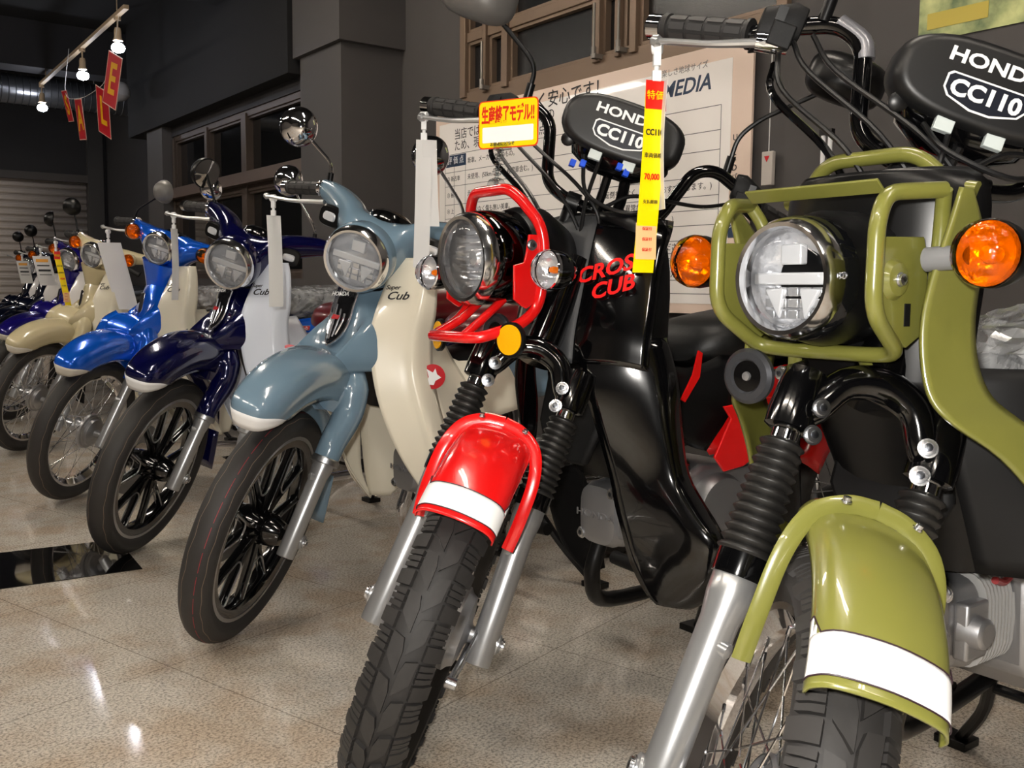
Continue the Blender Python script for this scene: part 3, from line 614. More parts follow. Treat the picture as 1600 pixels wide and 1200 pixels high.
        for s in (1, -1):
            rf = M().lathe([(.027, 0), (.029, .002), (.029, .008), (.024, .009)], (-.13, s*.105, .735), (1, s*.25, .05), 28).build('reflector_disc', BLKS, root)
            M().lathe([(.0245, .009), (.0245, .011), (0, .0115)], (-.13, s*.105, .735), (1, s*.25, .05), 28).build('amber_reflector', AMBERR, rf)
        hn = (-.175, -.005, .742)
    else:
        hc, HR = (-.128, 0, .833), .066
        G = M()
        side = [(-.215, .128, .925), (-.150, .104, .920), (-.134, .105, .890), (-.132, .105, .798), (-.20, .094, .752), (-.205, .05, .750)]
        path = fil(side, .026)+fil(my(side)[::-1], .026); G.tube(path, .0088, 14)
        G.tube(fil([(-.285, .125, .93), (-.282, .098, .935), (-.272, .060, .975), (-.272, -.060, .975), (-.282, -.098, .935), (-.285, -.125, .93)], .024), .0088, 14)
        G.tube(fil([(-.215, .128, .925), (-.23, .118, .90), (-.235, .112, .84), (-.23, .11, .78)], .02), .0082, 12); G.tube(my(fil([(-.215, .128, .925), (-.23, .118, .90), (-.235, .112, .84), (-.23, .11, .78)], .02)), .0082, 12)
        G.build('headlight_guard', P, root, ang=60)
        M().box((-.165, 0, .929), (.020, .176, .003), (1, 0, .8)).build('guard_strip', P, root, bevel=.001)
        for s in (1, -1):
            gp = M().prism([(-.135, .875), (-.225, .878), (-.235, .85), (-.232, .775), (-.20, .76), (-.155, .79), (-.135, .80)], (0, s*.100, 0), (1, 0, 0), (0, 0, 1), .004)
            gb = gp.build('guard_bracket', P, root, bevel=.001); M().lathe([(.022, 0), (.017, .006), (.012, .007)], (-.172, s*.102, .832), (0, s, 0), 24).build('bracket_dimple', P, gb); bolt(gb, (-.172, s*.108, .832), (0, s, 0), r=.006); M().box((-.198, s*.1022, .795), (.010, .002, .024)).build('bracket_slot', BLKM, gb)
            bolt(gb, (-.134, s*.07, .836), (1, 0, 0), r=.003)
        [M().tube(q_, .008, 8, flat=(1, .4)).build('guard_lower_bracket', P, root) for q_ in ([(-.205, .045, .75), (-.235, .04, .72), (-.26, .03, .70)], [(-.205, -.045, .75), (-.225, -.06, .72), (-.24, -.065, .70)])]
        lamp_round(root, None, hc, (1, 0, -.02), HR, 'led', case=mat('headlight_shell_black_chrome', '16171a', .07, .6, coat=.5), depth=.10, caser=1.04)
        M().lathe([(HR*1.04, 0), (HR*1.16, -.03), (HR*1.16, -.08), (HR*.9, -.10)], V(hc)-V((.03, 0, 0)), (1, 0, -.02), 36).build('headlight_bucket', BLKS, root, ang=50)
        for s in (1, -1): signal(root, None, (-.186, s*.192, .857), .034, 'amber', (-.205, s*.118, .853), mat('signal_stem_grey', '77787a', .5), BLKS)
        hn = (-.165, -.082, .718)
    h = M().lathe([(.030, -.010), (.0335, -.006), (.0335, .0), (.029, .004), (.021, .0045), (.0185, .001), (0, .001)], hn, (1, .12, .0), 36).build('horn', mat('horn_grey', '4b4c50', .3, .6), root)
    M().lathe([(.019, .0014), (.012, .0018), (0, .002)], hn, (1, .12, 0), 24).lathe([(.006, .001), (.005, .0045), (0, .005)], hn, (1, .12, 0), 16, mi=1).build('horn_centre', [BLK, ALU], h)
    M().tube([V(hn)+V((-.008, 0, .002)), V(hn)+V((-.02, .03, .008)), V(hn)+V((-.03, .06, .02))], .009, 8, flat=(1, .3)).build('horn_bracket', BLKS, h); bolt(h, V(hn)+V((-.012, .042, .006)), (1, 0, 0), r=.007)
    # handlebar (steered)
    half = [(-.372, .0, .962), (-.372, .052, .962), (-.392, .106, .978), (-.405, .122, 1.03), (-.418, .138, 1.082), (-.432, .175, 1.098), (-.452, .245, 1.072), (-.462, .268, 1.056), (-.520, .385, 1.034)]
    path = fil(my(half)[::-1]+half[1:], .028, 6)
    hb = M().tube(path, .0112, 16).build('handlebar', BLK, root, S)
    if not red: M().tube(my([(-.433, .176, 1.0985), (-.4205, .142, 1.086), (-.413, .131, 1.066)]), .0122, 14, 0, 4).build('cable_cover', mat('grey_cable_cover', '8d8d92', .3, .6), hb)
    for s in (1, -1):
        M().tube([(-.372, s*.047, .925), (-.372, s*.047, .975)], .014, 16).lathe([(.019, -.012), (.019, .012)], (-.372, s*.047, .962), (0, 1, 0), 20).build('handlebar_clamp', BLKS, hb)
        g1 = V((-.462, s*.272, 1.056)); g2 = V((-.520, s*.385, 1.034)); grip(root, S, g1, g2, True)
        bx = M().loft([supell((-.448+.01*0, s*.215, 1.083), (1, 0, 0), (0, 0, 1), .020, .022, 16, 3), supell((-.450, s*.232, 1.078), (1, 0, 0), (0, 0, 1), .026, .030, 16, 3), supell((-.458, s*.268, 1.062), (1, 0, 0), (0, 0, 1), .026, .030, 16, 3)]).box((-.428, s*.238, 1.062), (.03, .03, .03))
        sb = bx.build('switch_box', BLKM, root, S, bevel=.002)
        M().box((-.421, s*.247, 1.086), (.010, .012, .018), (1, 0, 0), (0, 1, 0)).build('switch_button', BLKS, sb)
    lever(root, S, (-.423, -.252, 1.048), (-.465, -.385, 1.010), .01)
    M().lathe([(.012, -.02), (.013, 0), (.012, .02)], (-.428, -.245, 1.050), (0, 1, .2), 14).build('brake_lever_mount', CHROME, root, S)
    mR = [(-.43, -.195, 1.105), (-.43, -.198, 1.165), (-.43, -.230, 1.188), (-.43, -.29, 1.222)]
    if red: mR.append((-.43, -.318, 1.235))
    mirror(root, S, mR+[(-.43, -.335, 1.25)], (-1, .15, .0), .052, mat('mirror_back_red_bike', '5b5957', .4) if red else BLKS, rect=True, r_st=.0045 if red else .007)
    mL = [(-.45, .195, 1.10), (-.45, .190, 1.165), (-.452, .215, 1.205), (-.46, .30, 1.285)]
    mirror(root, S, mL+[(-.46, .33, 1.315)], (-1, -.1, .0), .05, BLKS, rect=True)
    # meter pod with its name
    pz = 1.112 if red else 1.072; px_ = -.300 if red else -.335
    nrm = V((cos(R_(12)), 0, sin(R_(12)))); up = V((-sin(R_(12)), 0, cos(R_(12)))); Y = V((0, 1, 0)); c0 = V((px_, 0, pz))
    def ov(d, a, b2, dz=0): return supell(c0+nrm*d+up*dz, Y, up, a, b2, 40, 2.7)
    pod = M().loft([ov(-.10, .05, .02, .01), ov(-.085, .09, .040, .004), ov(-.045, .108, .050), ov(-.012, .108, .051), ov(.000, .103, .048), ov(.0035, .098, .043), ov(.004, .093, .039)]).build('meter_cover', mat('meter_cover_black', '131314', .42), root, S, ang=50)
    text('HONDA', .022, c0+nrm*.0046+up*.022+Y*.0, Y, up, WHITEB, pod, wsc=1.35, bold=.0006)
    sh_ = [(-.049, .012), (-.044, .016), (.044, .016), (.049, .012), (.049, -.004), (.042, -.013), (.012, -.022), (-.012, -.022), (-.042, -.013), (-.049, -.004)]
    M().prism(sh_, c0+nrm*.0044-up*.012, Y, up, .0006).build('badge_border', WHITEB, pod)
    M().prism([(x*.95, y*.88-.0002) for x, y in sh_], c0+nrm*.0047-up*.012, Y, up, .0006).build('badge_field', mat('badge_blue_black', '0d1220', .4), pod)
    text('CC110', .026, c0+nrm*.0052-up*.0135, Y, up, WHITEB, pod, wsc=1.1, bold=.001)
    un = M().loft([supell(c0+V((-.03, 0, -.035)), Y, V((1, 0, 0)), .085, .035, 24, 3), supell(c0+V((-.04, 0, -.065)), Y, V((1, 0, 0)), .075, .035, 24, 3), supell(c0+V((-.05, 0, -.085)), Y, V((1, 0, 0)), .04, .025, 24, 3)]).build('meter_base', BLK, root, S, ang=50)
    for s in (1, -1):
        M().lathe([(.010, 0), (.012, .004), (.012, .012), (.008, .014)], c0+V((-.02, s*.085, -.045)), (1, 0, 0), 14).build('rubber_mount', BLKS, un)
        M().box(c0+V((.006, s*.03, -.055)), (.010, .022, .016), (1, 0, .3)).build('connector', mat('connector_white', 'c9d2d0', .4), un, bevel=.001)
    if red:
        for y, z in ((-.045, -.075), (-.062, -.080), (.03, -.066), (.016, -.06)): M().box(c0+V((.008, y, z)), (.012, .010, .012), (1, .2, .3)).build('connector_blue', BLUEC, un, bevel=.001)
    M().tube([(-.355, 0, .93), (-.345, .0, 1.0), c0+V((-.03, 0, -.07))], .008, 10).tube([(-.38, .03, .93), (-.36, .035, .99), c0+V((-.03, .03, -.07))], .010, 10, 0, 4).build('meter_stay', BLKS, root, S)
    cables(root, S, [[(-.43, -.22, 1.06), (-.40, -.19, 1.03), (-.34, -.09, .985), (-.32, -.02, .93), (-.33, .01, .87)], [(-.44, -.235, 1.05), (-.41, -.21, 1.00), (-.33, -.12, .955), (-.31, -.06, .90), (-.32, -.03, .84)],
                     [(-.43, -.20, 1.075), (-.39, -.16, 1.04), (-.33, -.05, 1.00), (-.31, .01, .96), (-.33, .02, .90)], [(-.44, .22, 1.05), (-.39, .17, 1.03), (-.35, .10, 1.02), (-.33, .05, 1.01), (-.31, .015, .98)],
                     [c0+V((0, -.05, -.06)), (-.30, -.02, .99), (-.29, .06, .985), (-.34, .10, 1.02)], [c0+V((.0, -.02, -.055)), (-.31, -.02, .98), (-.315, -.01, .92)]], r=.0036)
    cables(root, S, [[(-.46, -.23, 1.03), (-.40, -.22, .99), (-.36, -.14, .95), (-.34, -.08, .90)]], BLK, .005)
    # leg shields
    wing = [(.735, (-.285, .080), (-.330, .14), (-.375, .178), (-.40, .180)), (.66, (-.285, .098), (-.335, .155), (-.380, .195), (-.41, .198)), (.58, (-.305, .112), (-.345, .165), (-.382, .206), (-.42, .20)), (.50, (-.328, .122), (-.36, .18), (-.388, .222), (-.425, .215)),
            (.445, (-.336, .130), (-.365, .20), (-.392, .258), (-.43, .255)), (.40, (-.342, .142), (-.37, .215), (-.400, .292), (-.43, .288)), (.345, (-.352, .155), (-.375, .225), (-.405, .290), (-.435, .285)), (.298, (-.365, .178), (-.38, .225), (-.41, .268), (-.43, .262)), (.278, (-.372, .200), (-.385, .225), (-.405, .245), (-.42, .24))]
    shl = BLK if red else mat('black_plastic_panel', '060607', .5, spec=.3)
    if not red: wing = wing[:4]
    for s in (1, -1):
        M().net([[(x, s*y, z) for x, y in r_] for z, *r_ in wing], 4, 4).build('leg_shield', shl, root, solid=.004)
        if not red and s > 0: continue
        lw = [(.46, (-.36, .10), (-.42, .14), (-.50, .16)), (.38, (-.40, .13), (-.47, .165), (-.55, .18)), (.29, (-.46, .16), (-.52, .185), (-.59, .195)), (.21, (-.545, .185), (-.58, .195), (-.61, .20))]
        M().net([[(x, s*y, z) for x, y in r_] for z, *r_ in lw], 4, 4).build('lower_shield', BLKM, root, solid=.003)
    if red:
        zs_ = [(.948, -.345, -.03), (.925, -.325, -.015), (.87, -.305, 0), (.80, -.285, 0), (.74, -.270, 0), (.69, -.265, 0)]
        rows_ = []
        for z, xc, k in zs_:
            hw = {.948: .135, .925: .165, .87: .178, .80: .186, .74: .19, .69: .19}[z]
            rows_.append([(xc-.085+k, -hw, z-.01), (xc-.045+k*.6, -hw*.75, z), (xc-.012, -hw*.42, z), (xc, 0, z), (xc-.012, hw*.42, z), (xc-.045+k*.6, hw*.75, z), (xc-.085+k, hw, z-.01)])
        g = gridnet(rows_, 5, 4); cv = M().net(rows_, 5, 4).build('front_cowl', BLK, root, solid=.003, soff=1)
        m_ = len(g[0])//2; patch(g, 0, len(g)-1, m_-4, m_+4, -.0015 if False else .0015).build('matte_stripe', GREYM, cv, solid=.001)
        tx = V((-.40, .78, .0)).normalized(); ty_ = V((-.12, 0, 1))
        text('CROSS', .036, (-.320, .120, .852), (-.36, .80, .22), (-.1, -.2, 1), REDL2, cv, ex=.0008, wsc=1.15, shear=.3, bold=.0009)
        text('CUB', .036, (-.316, .132, .820), (-.36, .80, .22), (-.1, -.2, 1), REDL2, cv, ex=.0008, wsc=1.15, shear=.3, bold=.0009)
    else:
        up_ = [(.925, (-.200, .152), (-.208, .154), (-.215, .155)), (.88, (-.200, .139), (-.225, .143), (-.255, .147)), (.835, (-.200, .125), (-.232, .131), (-.270, .137)), (.788, (-.200, .116), (-.234, .125), (-.272, .133)), (.741, (-.200, .119), (-.235, .128), (-.276, .137)), (.705, (-.202, .130), (-.238, .139), (-.285, .150)),
               (.68, (-.215, .150), (-.25, .16), (-.305, .173)), (.645, (-.262, .176), (-.30, .188), (-.355, .20)), (.59, (-.31, .20), (-.35, .215), (-.41, .22)), (.50, (-.37, .235), (-.41, .245), (-.46, .235)), (.42, (-.41, .26), (-.45, .265), (-.50, .25))]
        for s in (1, -1): M().net([[(x, s*y, z) for x, y in r_] for z, *r_ in up_], 4, 4).build('side_shroud', P, root, solid=.005)
        cw = M().net([[(x, y*k, z) for y, x in ((-.13, -.30), (-.09, -.255), (0, -.235), (.09, -.255), (.13, -.30))] for z, k in ((.955, .8), (.93, 1), (.85, 1), (.78, .95), (.70, .9))], 4, 4).build('front_cowl', BLKS, root, solid=.003)
    Yv = (0, 1, 0); Xv = (1, 0, 0)
    if red: ic = [((-.39, 0, .955), .06, .04), ((-.40, 0, .94), .135, .05), ((-.42, 0, .85), .15, .05), ((-.42, 0, .70), .14, .06)]
    else: ic = [((-.30, 0, .955), .06, .03), ((-.29, 0, .94), .09, .04), ((-.285, 0, .85), .10, .045), ((-.30, 0, .72), .10, .05), ((-.35, 0, .66), .10, .06)]
    M().loft([supell(c, Yv, Xv, a, b, 24, 3) for c, a, b in ic]+[supell((-.44, 0, .55), Yv, Xv, .10, .09, 24, 3), supell((-.46, 0, .47), Yv, Xv, .07, .06, 24, 3)], su=3).build('inner_cowl', BLKS, root, ang=50)
    M().prism([(-.07, .06), (.07, .06), (.085, -.03), (.05, -.10), (-.05, -.10), (-.085, -.03)], (-.345, 0, .60), (0, 1, 0), (-.1, 0, 1), .02).build('duct_cover', BLKM, root, bevel=.008)
    engine(root, -.405, .392)
    rear(root, 1.23, R, .042, 'wire', P, SEATB, not red, tread='road')
    # centre cover over the frame
    for s in (1, -1):
        rows_ = [[(-.47, s*.06, .70), (-.56, s*.075, .67), (-.66, s*.095, .70)], [(-.50, s*.07, .62), (-.57, s*.095, .60), (-.66, s*.115, .61)], [(-.53, s*.07, .54), (-.57, s*.085, .52), (-.60, s*.095, .51)]]
        M().net(rows_, 4, 4).build('centre_cover', BLKS if red else P, root, solid=.003)
        if red:
            M().prism([(-.600, .600), (-.622, .575), (-.578, .505), (-.606, .475), (-.66, .480), (-.80, .54), (-.88, .61), (-.72, .61)], (0, s*.136, 0), (1, 0, 0), (0, 0, 1), .006).build('side_panel', P, root, bevel=.002)
            M().prism([(-.562, .705), (-.548, .66), (-.518, .615), (-.528, .610), (-.566, .655), (-.572, .70)], (0, s*.106, 0), (1, 0, 0), (0, 0, 1), .004).build('trim_stripe', P, root)
    # tubular rear carrier
    c = M()
    for s in (1, -1): c.tube([(-1.18, s*.11, .80), (-1.55, s*.11, .80)], .007, 8)
    for x in (-1.2, -1.3, -1.42, -1.55): c.tube([(x, -.11, .80), (x, .11, .80)], .006, 8)
    c.build('rear_carrier', BLKS, root)
    return root
def cub(key, label, loc, th, lean, st, P, Q, seat, kind, P2=None, wrap=False, mirrors=None, badge=None, full=True, lamp='led'):
    """kind 'C': cast wheels and clear bar lamps; 'S': wire wheels and round amber lamps. P body paint, Q shield colour"""
    root = mk_root('motorcycle', label, loc, th, lean); S = steer(st, .071); BK[key] = (root, S); R = .279; C_ = kind == 'C'
    wheel(root, 'front_wheel', S @ X4.Translation((0, 0, R+.002)), R, .036, 'cast' if C_ else 'wire', 'redline' if key == 'grey' else 'road', 36 if full else 20, detail=1 if full else 0)
    zt = .462 if C_ else .50
    legs = fork_legs(root, S, .095, .018 if C_ else .015, R+.002, zt, .0205 if C_ else .0185, SILVERP)
    for s in (1, -1):
        p0 = V((.018, s*.095, R))+UA*((zt-R)/cos(RAKE)-.01)
        fc = M().tube([p0, p0+UA*.05, (-.150, s*.092, zt+.09), (-.172, s*.080, zt+.145), (-.195, s*.058, zt+.185)], [.029, .031, .036, .040, .030], 24, 0, 5).build('fork_cover', P, root, S, ang=60)
        if C_: M().lathe([(.0285, 0), (.0325, .002), (.0325, .014), (.030, .017)], p0-UA*.004, UA, 28).build('chrome_collar', BRUSHED, fc)
    zo = 0 if C_ else -.035
    sx = (1, 0, .35)
    M().loft([supell((-.146, 0, zt+.085), (0, 1, 0), sx, .086, .026, 32, 2.6), supell((-.160, 0, zt+.13), (0, 1, 0), sx, .103, .040, 32, 2.5), supell((-.178, 0, zt+.165), (0, 1, 0), sx, .098, .040, 32, 2.3), supell((-.192, 0, zt+.19), (0, 1, 0), sx, .075, .032, 32, 2.2), supell((-.202, 0, zt+.205), (0, 1, 0), sx, .040, .020, 32, 2)], su=4).build('fork_shroud', P, root, S, ang=60)
    rows_ = [[(.105, -.050, .585), (.150, -.047, .582), (.178, -.028, .574), (.186, 0, .572), (.178, .028, .574), (.150, .047, .582), (.105, .050, .585)],
             [(.098, -.056, .590), (.150, -.056, .612), (.190, -.034, .618), (.200, 0, .620), (.190, .034, .618), (.150, .056, .612), (.098, .056, .590)],
             [(.066, -.059, .600), (.110, -.060, .636), (.150, -.040, .652), (.160, 0, .658), (.150, .040, .652), (.110, .060, .636), (.066, .059, .600)],
             [(.020, -.061, .606), (.045, -.064, .652), (.072, -.044, .680), (.078, 0, .688), (.072, .044, .680), (.045, .064, .652), (.020, .061, .606)],
             [(-.040, -.063, .604), (-.035, -.068, .655), (-.028, -.048, .690), (-.024, 0, .700), (-.028, .048, .690), (-.035, .068, .655), (-.040, .063, .604)],
             [(-.10, -.068, .592), (-.105, -.074, .645), (-.112, -.052, .682), (-.115, 0, .694), (-.112, .052, .682), (-.105, .074, .645), (-.10, .068, .592)],
             [(-.15, -.074, .575), (-.165, -.078, .63), (-.18, -.055, .665), (-.186, 0, .675), (-.18, .055, .665), (-.165, .078, .63), (-.15, .074, .575)]]
    rows_ = [[(x, y, z+zo) for x, y, z in r_] for r_ in rows_]
    g = gridnet(rows_, 4, 4); fo = M().net(rows_, 4, 4).build('front_fender', P, root, S, solid=.003, soff=-1)
    patch(g, 0, 3, 1, len(g[0])-2, -.0009).build('reflective_band', WHITEB if C_ else mat('taped_band_cream', 'd9d4c8', .6), fo, solid=.0004, soff=0)
    # inner mudguard behind the wheel
    n_ = []
    for a in range(-75, 5, 16):
        t = R_(a); c, s = cos(t), sin(t); n_.append([(s*(R+.02), -.045, R+c*(R+.02)), (s*(R+.045), 0, R+c*(R+.045)), (s*(R+.02), .045, R+c*(R+.02))])
    M().net(n_, 3, 4).build('inner_fender', P, root, S, solid=.002)
    M().net([[(-.29, y, .33), (-.30, y, .25), (-.305, y, .19)] for y in (-.05, 0, .05)], 2, 2).build('mud_flap', P if C_ else BLKM, root, S, solid=.003)
    # front cover (fixed to the body) with badge
    cols = [(.845, -.300, .050, -.335), (.79, -.276, .072, -.33), (.745, -.264, .100, -.285), (.71, -.252, .114, -.245), (.675, -.240, .118, -.205), (.645, -.218, .118, -.172), (.62, -.205, .11, -.165)]
    def crow(z, xc, hw, xh):
        k = .30 if xh > xc else .36; b_ = min(xh, -.295)-.02
        h = [(b_, hw+.012, z), (xh, hw, z), (xc+(xh-xc)*k-.003, hw*.78, z), (xc, hw*.42, z)]
        return my(h)+[(xc+.005, 0, z)]+h[::-1]
    rows_ = [crow(*c_) for c_ in cols]
    cv = M().net(rows_, 4, 4).build('front_cover', P, root, solid=.003)
    g = gridnet(rows_, 4, 4); m_ = len(g[0])//2
    if C_:
        e = M(); pts = [(.046, .83), (.040, .79), (.043, .76), (.040, .735), (.026, .712), (0, .694)]
        def ex(z, y): 
            xs_ = [(-.300, .845), (-.276, .79), (-.264, .745), (-.252, .71), (-.240, .675)]
            for (x0, z0), (x1, z1) in zip(xs_, xs_[1:]):
                if z1 <= z <= z0 or z1 == .675: 
                    if z >= z1: t = (z0-z)/(z0-z1); return x0+(x1-x0)*t+.019-abs(y)*.28
            return -.25
        rws = []
        for i in range(13):
            z = .838-i*(.838-.680)/12; hw = .054-.004*i/6 if i < 6 else .050*math.sqrt(max(0.004, 1-((i-5)/7.4)**2)); rws.append([(ex(z, hw*k), hw*k, z) for k in (-1, -.5, 0, .5, 1)])
        BC = mat('badge_bright_metal', 'e9e9ee', .16, .9); eb = M().net(rws, 1, 3).build('front_badge', mat('badge_dark_chrome', '4c4d52', .12, .9), cv, solid=.004)
        rb_ = M()
        for k in (-.75, -.38, 0, .38, .75): rb_.tube([(ex(.775-.03*abs(k), .04*k)+.003, .04*k, .775-.03*abs(k)), (ex(.735, .040*k)+.004, .040*k, .735), (ex(.692+abs(k)*.014, .024*k)+.003, .024*k, .692+abs(k)*.014)], .0034, 8, 0, 4)
        rb_.tube([(ex(.83, .053)+.002, .053, .83)]+[(ex(z, hw)+.002, hw, z) for hw, z in ((.051, .77), (.049, .735), (.036, .700), (0, .677), (-.036, .700), (-.049, .735), (-.051, .77), (-.053, .83))], .003, 8, 0, 3)
        rb_.build('badge_rib', BC, eb)
        text('HONDA', .015, (ex(.80, 0)+.004, 0, .80), (0, 1, 0), (-.45, 0, 1), WHITEB, eb, wsc=1.5)
        M().prism([(-.016, -.005), (.018, -.005), (.022, .004), (-.010, .007)], (ex(.745, 0)+.010, .012, .745), (0, 1, 0), (-.3, 0, 1), .002).build('badge_wing', mat('badge_red', 'c3131f', .3), eb, bevel=.001)
    else:
        eb = M().prism([(-.022, .05), (.022, .05), (.020, -.02), (0, -.055), (-.020, -.02)], (-.252, 0, .735), (0, 1, 0), (-.22, 0, 1), .005).build('front_badge', CHROME, cv, bevel=.002)
        for s in (1, -1): bolt(cv, (-.262, s*.075, .60), (1, s*.3, 0), r=.005)
    # leg shields
    wing = [(.885, (-.352, .088), (-.362, .12), (-.372, .16), (-.378, .186), (-.40, .188)), (.84, (-.335, .096), (-.348, .13), (-.362, .175), (-.370, .200), (-.40, .202)), (.76, (-.292, .108), (-.318, .14), (-.345, .175), (-.360, .196), (-.40, .198)), (.70, (-.272, .114), (-.305, .14), (-.338, .168), (-.355, .184), (-.40, .18)),
            (.62, (-.272, .122), (-.305, .145), (-.338, .168), (-.358, .180), (-.41, .17)), (.54, (-.284, .134), (-.315, .158), (-.346, .185), (-.364, .20), (-.42, .18)), (.45, (-.312, .152), (-.336, .178), (-.36, .212), (-.374, .232), (-.43, .21)), (.37, (-.352, .172), (-.368, .195), (-.384, .228), (-.394, .245), (-.44, .23)), (.30, (-.402, .192), (-.408, .21), (-.416, .235), (-.42, .248), (-.45, .236)), (.235, (-.458, .208), (-.460, .215), (-.462, .225), (-.464, .232), (-.475, .23))]
    for s in (1, -1):
        sh_ = M().net([[(x, s*y, z) for x, y in r_] for z, *r_ in wing], 4, 4).build('leg_shield', Q, root, solid=.004)
        lw = [(.72, (-.39, .18), (-.43, .13), (-.47, .09)), (.60, (-.40, .175), (-.48, .13), (-.55, .09)), (.48, (-.42, .20), (-.52, .15), (-.64, .11)), (.38, (-.44, .22), (-.53, .17), (-.62, .14)), (.30, (-.455, .23), (-.50, .19), (-.56, .165)), (.24, (-.47, .23), (-.49, .21), (-.515, .195))]
        ip = M().net([[(x, s*y, z) for x, y in r_] for z, *r_ in lw], 4, 4).build('inner_shield', Q, root, solid=.003)
        if C_ or s > 0:
            xd = V((-.10, s*.055, 0)).normalized()*1; nn = V((.45, s*.9, 0)).normalized(); xd = V((0, 0, 1)).cross(nn); c = V((-.405, s*.178, .605))+nn*.006
            M().lathe([(.030, 0), (.030, .002), (0, .0025)], c, nn, 28).build('round_badge', mat('badge_red', 'c3131f', .3), ip)
            if full:
                q = [(-.016, -.018), (-.010, .0), (-.015, .019), (0, .010), (.006, .020), (.010, .006), (.020, -.002), (.006, -.010), (.002, -.020)]
                M().prism(q, c+nn*.003, xd, (0, 0, 1), .0006).build('badge_wing', WHITEB, ip)
        if s > 0 and full:
            nn = V((.80, .60, .05)).normalized(); xd = V((0, 0, 1)).cross(nn); c = V((-.325, .150, .800))+nn*.004
            text('Super', .015, c+V((0, 0, .016))-xd*.010, xd, (0, 0, 1), INK, sh_, shear=.5, bold=.0002); text('Cub', .026, c+xd*.0-V((0, 0, .004)), xd, (0, 0, 1), INK, sh_, shear=.5, wsc=1.25, bold=.0004)
    # handlebar cover, a wing lofted across the bike
    Xv, Zv = V((1, 0, 0)), V((0, 0, 1)); o_ = (-.0, .0) if C_ else (-.055, .07)
    if C_: secs = [(.215, -.428, 1.002, .024, .022), (.17, -.405, .995, .040, .032), (.12, -.375, .978, .058, .042), (.085, -.345, .948, .074, .062), (.055, -.325, .915, .085, .080), (0, -.330, .900, .086, .088)]
    else: secs = [(.215, -.425, .995, .022, .020), (.17, -.392, .990, .034, .028), (.12, -.365, .985, .050, .036), (.085, -.350, .972, .062, .050), (.055, -.352, .955, .064, .070), (0, -.358, .945, .062, .082)]
    ss = [supell((x, -y, z), Xv, Zv, a, b_, 28, 2.3) for y, x, z, a, b_ in secs]+[supell((x, y, z), Xv, Zv, a, b_, 28, 2.3) for y, x, z, a, b_ in secs[::-1][1:]]
    hcv = M().loft(ss, su=4).build('handlebar_cover', P2 or P, root, S, ang=60)
    M().loft([supell((-.33, 0, .90 if C_ else .91), Xv, V((0, 1, 0)), .085, .080, 24), supell((-.335, 0, .84), Xv, V((0, 1, 0)), .065, .062, 24), supell((-.34, 0, .78), Xv, V((0, 1, 0)), .05, .05, 24)]).build('neck_cover', BLKS if C_ else (P2 or P), root, S, ang=60)
    M().lathe([(.058, -.01), (.060, .0), (.056, .016), (.04, .026), (0, .031)], (-.372, 0, .975 if C_ else 1.0), (-.35, 0, 1), 28).build('speedometer', BLK, hcv)
    if C_:
        lamp_round(root, S, (-.197, 0, .898), (1, 0, -.20), .079, 'led', depth=.055, caser=1.04, case=P)
        for s in (1, -1):
            nn = V((.92, s*.30, -.12)).normalized(); xd = Zv.cross(nn); c = V((-.318, s*.132, .957))
            wk = M().loft([supell(c-nn*.03, xd, Zv, .030, .022, 20, 3), supell(c, xd, Zv, .036, .027, 20, 3.4), supell(c+nn*.006, xd, Zv, .032, .023, 20, 3.4)]).build('turn_signal', BLKS, root, S, ang=40)
            M().loft([supell(c+nn*.005, xd, Zv, .020, .012, 16, 3.5), supell(c+nn*.010, xd, Zv, .017, .009, 16, 3.5)]).build('clear_lens', mat('signal_lens_white', 'e6e9ee', .1, .3, coat=.6), wk)
    else:
        lamp_round(root, S, (-.258, 0, .968), (1, 0, -.15), .064 if lamp == 'led' else .074, lamp, depth=.05, caser=1.03, case=P2 or P)
        for s in (1, -1): signal(root, S, (-.322, s*.157, .985), .031, 'amber', (-.36, s*.15, .985), CHROME if s < 0 else CHROME, P2 or P)
    gx = (-.501, .338, .966) if C_ else (-.483, .341, .964)
    for s in (1, -1):
        grip(root, S, (-.432, s*.215, 1.0), (gx[0], s*gx[1], gx[2]), C_, full)
        M().lathe([(.019, 0), (.020, .002), (.020, .012)], (-.430, s*.212, 1.001), (-.35, s*1, -.2), 16).build('throttle_collar', CHROME, root, S)
    lever(root, S, (-.385, -.185, .975), (-.417, -.355, .938), .009)
    if not mirrors: mirrors = [('R', [(-.45, -.235, .995), (-.45, -.24, 1.045), (-.45, -.20, 1.09), (-.45, -.15, 1.16)], (-1, 0, .1), BLKS)]
    for sd_, stem, nn, back in mirrors: mirror(root, S, stem, nn, .050 if C_ else .046, back)
    M().loft([supell((-.36, 0, .93), (0, 1, 0), (1, 0, 0), .05, .04, 20), supell((-.38, 0, .80), (0, 1, 0), (1, 0, 0), .07, .05, 20), supell((-.38, 0, .65), (0, 1, 0), (1, 0, 0), .09, .06, 20), supell((-.40, 0, .52), (0, 1, 0), (1, 0, 0), .075, .05, 20)], su=3).build('frame_cover', BLKS, root, ang=50)
    if full: engine(root, -.43, .352, False)
    else: M().loft([supell((-.43, 0, .35), (0, 1, 0), (0, 0, 1), .05, .05, 16), supell((-.60, 0, .35), (0, 1, 0), (0, 0, 1), .06, .06, 16), supell((-.90, 0, .33), (0, 1, 0), (0, 0, 1), .08, .09, 16)]).build('engine', ALU, root)
